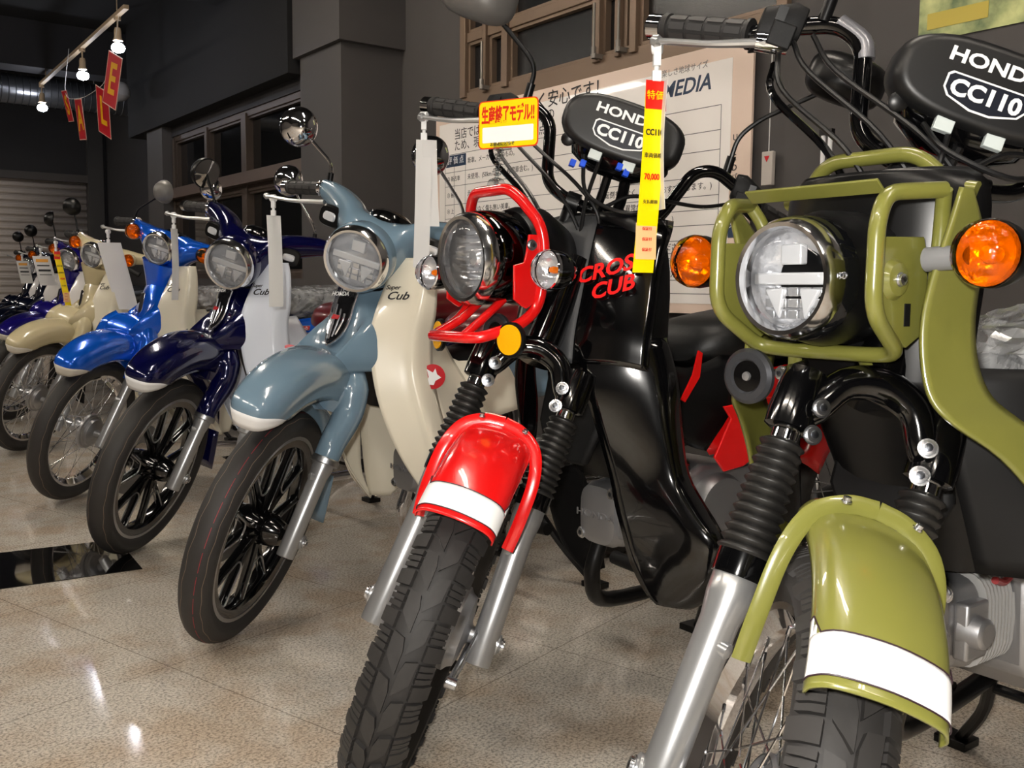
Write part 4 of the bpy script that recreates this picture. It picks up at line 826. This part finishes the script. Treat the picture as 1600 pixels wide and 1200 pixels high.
    # legs-side centre cover running back to the seat
    for s in (1, -1):
        rows_ = [[(-.46, s*.065, .70), (-.55, s*.08, .63), (-.66, s*.10, .66)], [(-.48, s*.075, .60), (-.58, s*.10, .56), (-.70, s*.125, .58)], [(-.54, s*.08, .50), (-.62, s*.10, .48), (-.72, s*.12, .50)]]
        M().net(rows_, 4, 4).build('centre_cover', Q, root, solid=.003)
    rear(root, 1.21, R, .034, 'cast' if C_ else 'wire', P, seat, wrap)
    if badge:
        bb = M().prism([(-.052, -.010), (.052, -.010), (.056, .010), (-.050, .010)], (-.845, .145, .640), (-1, .02, 0), (0, 0, 1), .003).build('side_badge', mat('badge_silver', 'c9ccd2', .3, .6), root, bevel=.002)
        M().prism([(-.016, -.008), (.050, -.008), (.053, .008), (-.012, .008)], (-.845, .1475, .640), (-1, .02, 0), (0, 0, 1), .001).build('badge_red_field', mat('badge_red', 'c3131f', .3), bb)
        text('Super', .011, (-.813, .148, .640), (-1, .02, 0), (0, 0, 1), INK, bb, shear=.2); text('Cub', .019, (-.865, .1485, .640), (-1, .02, 0), (0, 0, 1), WHITEB, bb, wsc=1.5, shear=.2)
    return root
# ---------------------------------------------------------------- the row of bikes
OLIVE = mat('olive_paint', '747436', .28, coat=.6); REDP = mat('red_paint', 'e01414', .22, coat=.7); GREYB = mat('cadet_grey_paint', '718a9c', .2, coat=.8); NAVY = mat('navy_paint', '06083e', .15, .3, coat=.9)
BLUEP = mat('bright_blue_paint', '0a5fd8', .18, .35, coat=.9); BEIGE = mat('beige_paint', 'c9bd98', .25, coat=.6); PURP = mat('violet_blue_paint', '1e1478', .18, .3, coat=.8); BLACKN = mat('blue_black_paint', '0c1226', .15, .2, coat=.8)
CREAM = mat('cream_shield', 'f0e8d4', .25, coat=.6); PALEB = mat('pale_blue_white_shield', 'e8effc', .22, coat=.6); IVORY = mat('ivory_shield', 'e2dcc8', .25, coat=.6); WHITES = mat('white_shield', 'ece9e6', .25, coat=.6); SEATR = mat('seat_dark_red', '6a1218', .3, coat=.4); SEATBR = mat('seat_brown', '4a342c', .45)
cross('green', 'olive green motorcycle nearest the camera, with tube headlight guard and orange turn signals', (.199, .999), -143.9, -.3, 50.6, OLIVE, 'green')
cross('red', 'black and red motorcycle with red tube headlight guard and clear turn signals', (-.163, 1.575), -143.4, -.4, 49.2, REDP, 'red')
gm = [('R', [(-.45, -.209, 1.012), (-.45, -.216, 1.064), (-.45, -.325, 1.128)], (-1, 0, 0), CHROME), ('L', [(-.445, .17, 1.005), (-.45, .145, 1.063), (-.45, .033, 1.158)], (-1, .2, 0), CHROME)]
cub('grey', 'grey-blue motorcycle with cream leg shields and a chrome ringed round headlight', (-.617, 2.215), -141.4, -.2, 43.1, GREYB, CREAM, SEATR, 'C', mirrors=gm)
nm_ = [('R', [(-.45, -.206, 1.0), (-.45, -.230, 1.04), (-.45, -.268, 1.10)], (.42, .91, 0), BLKS), ('L', [(-.45, .15, 1.0), (-.45, .14, 1.045), (-.45, .018, 1.165)], (-1, .2, 0), CHROME)]
cub('navy', 'dark navy motorcycle with pale blue-white leg shields and black cast wheels', (-1.122, 2.933), -141.5, -.2, 44.5, NAVY, PALEB, SEATR, 'C', mirrors=nm_)
bm_ = [('R', [(-.45, -.24, .985), (-.45, -.24, 1.042), (-.45, -.13, 1.15)], (-1, .35, .1), BACKG), ('L', [(-.44, .16, 1.0), (-.45, .05, 1.13), (-.45, .065, 1.22)], (-1, .1, .1), CHROME)]
cub('blue', 'bright blue motorcycle with ivory leg shields, wire wheels and orange turn signals', (-1.642, 3.657), -141.2, -.2, 42.5, BLUEP, IVORY, SEATB, 'S', wrap=True, mirrors=bm_, badge=True)
m1 = lambda r: [('R', [(-.45, -.248, .985), (-.45, -.271, 1.05), (-.45, -.305, 1.12)], r, BLKS)]
cub('beige', 'beige motorcycle with ivory leg shields and wire wheels, left of the bright blue one', (-2.339, 4.703), -142.9, -.1, 41.2, BEIGE, IVORY, SEATBR, 'S', wrap=True, mirrors=m1((-1, -.1, .1)))
cub('violet', 'violet-blue motorcycle mostly hidden behind the beige one', (-2.94, 5.76), -143, 0, 42, PURP, WHITES, SEATB, 'S', mirrors=m1((-1, .9, 0)), full=False, lamp='multi')
cub('dark', 'blue-black motorcycle with white leg shields, second from the far end of the row', (-3.75, 7.15), -143, 0, 42, BLACKN, WHITES, SEATB, 'S', mirrors=m1((-1, -.3, 0)), full=False, lamp='multi')
cub('last', 'blue-black motorcycle with white leg shields cut by the left edge of the picture', (-4.35, 8.15), -143, 0, 42, BLACKN, WHITES, SEATB, 'S', mirrors=m1((-1, -.3, 0)), full=False, lamp='multi')
for o in COL.objects:
    if o.name.startswith('motorcycle'): o['group'] = 'motorcycles parked in a row'
LV = {'green': (.179, 1.343, 1.145), 'red': (-.189, 1.928, 1.152), 'grey': (-.640, 2.553, 1.048), 'navy': (-1.144, 3.263, 1.051), 'blue': (-1.673, 4.001, 1.033), 'beige': (-2.357, 5.054, 1.031)}
for k, (x, y) in (('violet', (-2.94, 5.76)), ('dark', (-3.75, 7.15))): LV[k] = (x-.018, y+.345, 1.03)
# ---------------------------------------------------------------- price tags hanging from the brake levers
def strip(m, top, h, wd, face, sway, mi=0, curl=0):
    """paper strip hanging from top, facing along face"""
    f = V(face).normalized(); s = Z.cross(f).normalized(); rows_ = []
    for i in range(9):
        t = i/8; c = V(top)-Z*h*t+s*sway*t+f*curl*sin(t*pi); rows_.append([c-s*wd/2, c+s*wd/2])
    vs = [p for r in rows_ for p in r]; return m.add(vs, [(2*i, 2*i+1, 2*i+3, 2*i+2) for i in range(8)], mi)
def ptag(key, label, h, wd, face, off=(0, 0, 0), yellow=False, two=0, face2=None, white=False, sway=0):
    p = V(LV[key])+V(off); e = empty('price_tag', p); tag(e, label, 'price tag', 'price tags on the brake levers')
    c = M().lathe([(.0085, -.007), (.0095, -.006), (.0095, .006), (.0085, .007)], (0, 0, 0), (1, -.3, 0), 16).box((0, 0, -.016), (.010, .012, .018)).lathe([(.0035, 0), (.0035, .006)], (0, 0, -.031), Z, 10).box((0, 0, -.038), (.012, .010, .014))
    c.build('plastic_clip', WHITE, e, bevel=.001)
    f = V(face).normalized(); s = Z.cross(f).normalized(); top = V((0, 0, -.044))
    m = strip(M(), top, h, wd, f, sway, curl=.004).build('tag_strip', YEL if yellow else PAPER, e, solid=.0006, ang=0)
    if two: strip(M(), top+f*.004+s*.010, two, wd*.9, face2 or f, sway+.012, curl=-.004).build('tag_strip', PAPER, e, solid=.0006, ang=0)
    if yellow:
        q = f*.0016; sx = s
        def tb(z0, z1, m_, a=-.5, b_=.5, k=0):
            z0, z1 = z0*h, z1*h; t = (z0+z1)/2/h; c_ = top-Z*(z0+z1)/2+s*(sway*t+wd*(a+b_)/2)+f*(.004*sin(t*pi)+.0012+k*.0004); M().box(c_, (wd*(b_-a), z1-z0, .0004), s, Z).build('tag_print', m_, m)
        tb(0, .155, RED)
        text('特価!', wd*.42, top-Z*h*.08+s*sway*.08+f*.004, s, Z, YEL, m, name='tag_lettering')
        text('CC110', wd*.36, top-Z*h*.27+s*sway*.27+f*.0055, s, Z, INK, m, name='tag_lettering', wsc=.8, bold=.0003)
        text('車両価格', wd*.24, top-Z*h*.39+s*sway*.39+f*.0065, s, Z, INK, m, name='tag_lettering', wsc=.9)
        text('70,000', wd*.36, top-Z*h*.50+s*sway*.5+f*.0068, s, Z, RED, m, name='tag_lettering', wsc=.75, bold=.0003)
        text('支払総額', wd*.18, top-Z*h*.63+s*sway*.6+f*.0066, s, Z, INK, m, name='tag_lettering')
        tb(.74, .93, mat('tag_orange_field', 'f2c48a', .5))
        for k in range(3): text('保証付', wd*.16, top-Z*h*(.77+.055*k)+s*sway*.8+f*.005, s, Z, RED, m, name='tag_lettering')
    if white:
        for z0, z1, m_ in ((.10, .2, mat('tag_orange', 'e8a33a', .5)), (.3, .34, INK), (.45, .52, INK), (.62, .64, INK)):
            M().box(top-Z*h*(z0+z1)/2+s*sway*(z0+z1)/2+f*(.0055), (wd*.7, h*(z1-z0), .0004), s, Z).build('tag_print', m_, m)
    return e
tc_ = lambda k, a=0: (V((a, 0, 0))+V((-LV[k][0], -LV[k][1], 0)).normalized())
ptag('green', 'long yellow price tag strip hanging from the brake lever of the olive green motorcycle', .255, .031, (.35, -1, 0), (.010, -.002, -.004), yellow=True, two=.17, face2=V((1, .15, 0)), sway=-.014)
ptag('red', 'pair of long paper strips on the brake lever of the black and red motorcycle', .245, .031, (.3, -1, 0), (.014, 0, -.006), two=.165, sway=-.006)
ptag('grey', 'grey-white paper strip hanging from the brake lever of the grey-blue motorcycle', .235, .040, (.9, -1, 0), (.020, 0, -.006), sway=.004)
ptag('navy', 'thin edge-on paper strip hanging from the brake lever of the navy motorcycle', .235, .035, (1.1, -.35, 0), (.022, 0, -.006), sway=-.004)
ptag('blue', 'wide pale paper sheet hanging from the brake lever of the bright blue motorcycle', .20, .085, (.2, -1, 0), (.03, 0, -.006), two=.27, sway=.05)
ptag('beige', 'narrow yellow price strip hanging from the brake lever of the beige motorcycle', .28, .030, (.7, -1, 0), (.012, 0, -.008), yellow=True, sway=.05)
ptag('violet', 'white printed price card hanging from the brake lever of the violet-blue motorcycle', .18, .10, (.3, -1, 0), (.03, 0, -.006), white=True, sway=.04)
ptag('dark', 'white printed price card on the motorcycle second from the far end', .17, .085, (.3, -1, 0), (.03, 0, -.006), white=True, sway=.03)
# ---------------------------------------------------------------- yellow card on a clear clip stand, on the red guard
e = empty('price_card', (-.030, 1.678, .998)); tag(e, 'glossy yellow card reading production-ended model in red, clipped on the red headlight guard', 'sign')
cx = V((.100, -.060, 0)).normalized(); cn = cx.cross(Z); cc_ = V((.019, 0, .096))
def rrect(w_, h_, r): 
    o = []
    for sx, sy, a0 in ((1, 1, 0), (-1, 1, 90), (-1, -1, 180), (1, -1, 270)):
        for i in range(5): t = R_(a0+i*22.5); o.append((sx*(w_/2-r)+r*cos(t), sy*(h_/2-r)+r*sin(t)))
    return o
cb = M().prism(rrect(.117, .080, .008), cc_, cx, Z, .0012).build('card_border', mat('card_orange_border', 'e8441a', .3, coat=.5), e)
M().prism(rrect(.113, .076, .007), cc_+cn*.0008, cx, Z, .0008).build('card_field', YEL, cb)
text('生産終了モデル!!', .030, cc_+cn*.0016+Z*.014, cx, Z, RED, cb, wsc=.46, bold=.0009)
M().prism(rrect(.100, .026, .002), cc_+cn*.0016-Z*.017, cx, Z, .0004).build('white_panel', mat('card_white', 'ffffff', .25, coat=.5), cb)
text('お早めにどうぞ', .007, cc_+cn*.0022-Z*.0335-cx*.01, cx, Z, INK, cb)
cl = M().tube([(0, 0, -.006), (.002, .0, .03), (.008, 0, .056)], .0035, 8, 0, 4).lathe([(.0095, -.012), (.013, -.010), (.013, .010), (.0095, .012)], (0, 0, -.008), (1, -.7, 0), 20, cap=False).box((.010, -.001, .058), (.030, .012, .012), cx, cn)
for i in range(7): cl.lathe([(.006, -.002), (.008, 0), (.006, .002)], (.001*i, 0, .004+.008*i), Z, 14)
cl.build('clear_clip', clear('clear_acrylic', 'e9edee', .05, .1), e, bevel=.001)
# ---------------------------------------------------------------- information board on the window wall
bt0, bt1, bz0, bz1 = 2.50, 4.74, .72, 1.765
bo = empty('information_board', W((bt0+bt1)/2, 2.97, bz0)); tag(bo, 'large white Japanese grading chart board standing against the window wall behind the motorcycles', 'board')
BO = bo.location.copy(); BW = mat('board_white', 'fffaf5', .28, coat=.25); BBR = mat('board_tint_border', 'ecd5c4', .3, coat=.2)
def B_(t, z, q=0): return W(t, 2.962-q, z)-BO
M().box(B_((bt0+bt1)/2, (bz0+bz1)/2, -.006), (bt1-bt0, bz1-bz0, .012), D, Z).build('board_panel', BBR, bo, bevel=.001)
pn = M().box(B_((bt0+bt1)/2+.03, (bz0+bz1)/2-.01, .001), (bt1-bt0-.14, bz1-bz0-.10, .002), D, Z).build('board_sheet', BW, bo)
def btext(s_, size, t, z, m_=INK, al='LEFT', **k): return text(s_, size, B_(t, z, .0025), -D, Z, m_, bo, name='board_lettering', ex=.0003, align=al, **k)
LN = M()
def hl(t0, t1, z, th=.0025): LN.box(B_((t0+t1)/2, z, .0022), (abs(t1-t0), th, .0006), D, Z)
def vl(t, z0, z1, th=.0025): LN.box(B_(t, (z0+z1)/2, .0022), (th, abs(z1-z0), .0006), D, Z)
rowsz = [1.535, 1.44, 1.365, 1.265, 1.19, 1.135, 1.075, 1.015, .965, .905, .855, .80]
for z in rowsz: hl(2.65, 4.64, z)
for t in (2.65, 4.64, 4.55, 4.44, 3.35): vl(t, rowsz[-1], rowsz[0] if t < 3.4 else 1.50)
LN.build('table_rule', mat('rule_grey', '4a4a50', .5), bo)
M().box(B_(4.535, 1.50, .002), (.20, .062, .001), D, Z).build('header_block', NAVYINK, bo)
text('評 価 点', .045, B_(4.535, 1.50, .0032), -D, Z, WHITEB, bo, name='board_lettering')
btext('分かりやすく安心です！', .085, 4.25, 1.705); btext('当店では、分かりやすい表示の', .062, 4.55, 1.635); btext('ため、現車の状態を正しく点数', .062, 4.55, 1.575)
btext('U·MEDIA', .088, 3.07, 1.630, NAVYINK, shear=.25, wsc=1.05, bold=.0015); btext('楽しさ地球サイズ', .032, 2.98, 1.700, mat('print_grey', '8a8684', .5))
L1 = ['① 新 車', '② 新古車', '③ 極 上', '④ 上', '⑤ 良上', '⑥ 良', '⑦ 並上', '⑧ 並', '⑨ 可', '⑩ 難', '⑪ 部品']
L2 = ['新車。メーカー出荷のもの。', '未使用、(50kmカウント程度車含む。)', '走行1,000km未満の新同車。', '走行少なく傷も無い美車。', '通常の部品交換で商品化が可能な車両。', '小傷があるが機能良好な車両。', '小傷少々、一部に錆がある。', '全体に使用感のある車両。', 'エンジン等に一部不良がある。', '事故歴、フレーム修正あり。', '部品取り用の車両。']
L3 = ['走行少なく', '極めて少ない高点数車両。', '傷も少なく、高点数車両。', '転倒も少なく、車両。(おすすめします。)', 'フレーム異常なし。', '傷等有り。(下見ください。)', '全体に傷あり、局部的とは', '限りません。(十分下見ください。)', '修理車。(十二分下見ください。)', '整備を要すバイク。(プロの方)', '部品取りのもの。']
for i in range(11):
    zc = (rowsz[i]+rowsz[i+1])/2
    if i: zc = zc
    btext(L1[i], .030, 4.62, zc); btext(L2[i], .034, 4.42, zc); btext(L3[i], .034, 3.32, zc)
for i, ch in enumerate('USEDバイク'): text(ch, .034, B_(2.575, 1.40-i*.038, .0025), -D, Z, INK, bo, name='board_lettering')
for z0, z1, s_ in ((1.13, 1.02, '下見'), (.95, .80, '評価基準')):
    M().box(B_(2.575, (z0+z1)/2, .002), (.045, z0-z1, .001), D, Z).build('strip_block', NAVYINK, bo)
    for i, ch in enumerate(s_): text(ch, .032, B_(2.575, z0-.022-i*.038, .0032), -D, Z, WHITEB, bo, name='board_lettering')
# ---------------------------------------------------------------- things on the wall to the right
p = empty('wall_poster', W(1.62, 2.995, 1.62)); tag(p, 'colourful landscape poster on the grey wall at the top right corner', 'poster')
PM = mat('poster_print', '7f9a62', .4, vary=(9, '3f5a34', 'c9cf8a')); M().box((0, 0, .32), (.46, .64, .003), D, Z).build('poster_sheet', PM, p)
M().box(N*-.003+Z*.06+D*.1, (.2, .05, .001), D, Z).build('poster_patch', mat('poster_yellow', 'b7a53a', .4), p)
s_ = empty('pull_cord_switch', W(2.42, 2.97, 1.22)); tag(s_, 'small white pull switch with a red triangle hanging on a thin cord beside the board', 'switch')
M().box((0, 0, .05), (.05, .02, .125), D, N).build('switch_body', mat('switch_ivory', 'b9b2aa', .4), s_, bevel=.003); M().prism([(-.012, .01), (.012, .01), (0, -.012)], -N*.011+Z*.085, -D, Z, .001).build('red_triangle', mat('badge_red', 'c3131f', .3), s_)
M().tube([(0, 0, .11), (0, 0, .60)], .002, 6).build('cord', PAPER, s_)
POLE = mat('pole_white_glint', 'f4f4f6', .2); po = empty('chrome_pole', W(2.13, 2.9, 0)); tag(po, 'thin double chrome pole, its bright reflection painted white, standing against the grey wall behind the olive motorcycle', 'pole')  # white colour stands in for the bright reflection on chrome tube
M().tube([(0, 0, 0), (0, 0, 1.36)], .008, 10).build('pole', POLE, po); M().tube([D*-.028, D*-.028+Z*1.36], .008, 10).build('pole', POLE, po); M().box((0, 0, .01), (.09, .06, .02), D, N).box(D*-.014+Z*1.36, (.05, .02, .02), D, N).build('pole_foot', BLKS, po)
# ---------------------------------------------------------------- track light with three bulbs, and the pennants
r0, r1 = V((-2.55, 6.61, 2.62)), V((-4.33, 9.15, 2.62))
tl = empty('track_light', (r0+r1)/2); tag(tl, 'cream ceiling track rail with three bare spot bulbs hanging at upper left', 'track light')
RAIL = mat('track_cream', 'b9a488', .5); O_ = tl.location.copy()
u = (r1-r0).normalized(); M().box((0, 0, 0), ((r1-r0).length, .035, .028), u, u.cross(Z)).build('rail', RAIL, tl, bevel=.003)
for t in (.08, .92): M().tube([r0+(r1-r0)*t-O_, r0+(r1-r0)*t-O_+Z*.48], .004, 8).build('hanger', RAIL, tl)
BULB = mat('lit_bulb', 'eef2ff', emit=1); BULB.node_tree.nodes['Principled BSDF'].inputs['Emission Strength'].default_value = 75
for b_ in ((-2.66, 6.83, 2.42), (-3.28, 7.75, 2.42), (-4.30, 9.13, 2.42)):
    b_ = V(b_); top = r0+u*((b_-r0).dot(u))-O_; b_ = b_-O_; b_.x, b_.y = top.x, top.y
    f = M().lathe([(.022, -.02), (.024, 0), (.022, .01)], top-Z*.015, Z, 16).tube([top-Z*.02, top-Z*.09], .006, 8).lathe([(.018, .0), (.024, -.02), (.024, -.06), (.032, -.085)], top-Z*.085, Z, 18).build('spot_holder', RAIL, tl)
    M().lathe([(.03, .03), (.042, .015), (.045, 0), (.035, -.02), (0, -.032)], b_-Z*.02, Z, 20).build('bulb', BULB, f)
st_ = empty('pennant_string', (-2.69, 6.72, 2.6)); tag(st_, 'thin string looped under the track rail, holding the sale pennants', 'string'); o0 = V((-2.69, 6.72, 2.6))
M().tube([V(q)-o0 for q in ((-2.66, 6.76, 2.6), (-2.69, 6.72, 2.36), (-2.82, 6.9, 2.21), (-2.93, 7.0, 2.16), (-3.13, 7.2, 2.14), (-3.39, 7.55, 2.24), (-3.42, 7.7, 2.60))], .002, 6, 0, 5).build('string', PAPER, st_)
PR = mat('pennant_red', 'c41226', .35, coat=.4)
for ch, c, h_, tilt in (('S', (-3.39, 7.58, 2.15), .24, -.5), ('A', (-3.13, 7.2, 1.99), .30, -.25), ('L', (-2.86, 6.95, 2.0), .34, -.65), ('E', (-2.70, 6.72, 2.17), .36, -.12)):
    e = empty('sale_pennant', c); tag(e, 'red pennant card with a yellow letter %s, hanging from the string under the track rail' % ch, 'pennant', 'sale pennants')
    fx = V((.80, .10, -.15+tilt*0)).normalized(); yd = V((tilt*.55, 0, 1)).normalized(); fx = V((.62, -.70, 0)) if ch in 'SA' else V((.75, -.55, -.35)); 
    xx = fx.normalized(); yd = (yd-xx*yd.dot(xx)).normalized(); nn = xx.cross(yd)
    if nn.y > 0: xx = -xx; nn = xx.cross(yd)
    a = h_*.36; q = M().prism([(-a/1.5, h_/2), (a/1.5, h_/2*.92), (a/1.5, -h_/2), (-a/1.5, -h_/2*.92)], (0, 0, 0), xx, yd, .002).build('pennant_card', mat('pennant_edge', 'e3b8a8', .5), e)
    M().prism([(-a/1.5*.92, h_/2*.96), (a/1.5*.92, h_/2*.88), (a/1.5*.92, -h_/2*.96), (-a/1.5*.92, -h_/2*.88)], nn*.0012, xx, yd, .0012).build('pennant_field', PR, q)
    text(ch, h_*.80, nn*.0026, xx, yd, mat('pennant_yellow', 'f0b400', .4), q, name='pennant_letter', wsc=.62, bold=.006)
# ---------------------------------------------------------------- duct, dome, far lamp
du = empty('ventilation_duct', (-3.74, 10.1, 2.62)); tag(du, 'round silver ventilation duct crossing under the ceiling at upper left', 'duct')
dm = M(); pr_ = []
for i in range(60): pr_ += [(.135, i*.06), (.135, i*.06+.05), (.141, i*.06+.055)]
dm.lathe(pr_, (0, 0, 0), -N*1+D*0, 36); dm.build('duct_pipe', mat('galvanised_duct', '8d8f93', .28, .9), du); M().lathe([(.10, 0), (.15, .0), (.15, -.12), (.10, -.12)], (0, 0, 0), -N, 30).build('duct_collar', mat('duct_brown_tape', '6b5a45', .6), du)
for i in (8, 36): M().tube([-N*(.06*i), -N*(.06*i)+Z*.48], .006, 6).build('duct_hanger', ALU, du)
db = empty('ceiling_dome', (-3.37, 8.5, 2.45)); tag(db, 'white dome shaped fixture hanging below the end of the silver duct', 'dome lamp')
M().lathe([(.06, .06), (.085, .04), (.10, 0), (.095, -.05), (.06, -.085), (0, -.10)], (0, 0, 0), Z, 28).build('dome', mat('dome_white', '9b9896', .5), db); M().tube([(0, 0, .05), (0, 0, .65)], .012, 10).build('dome_stem', BLKS, db)
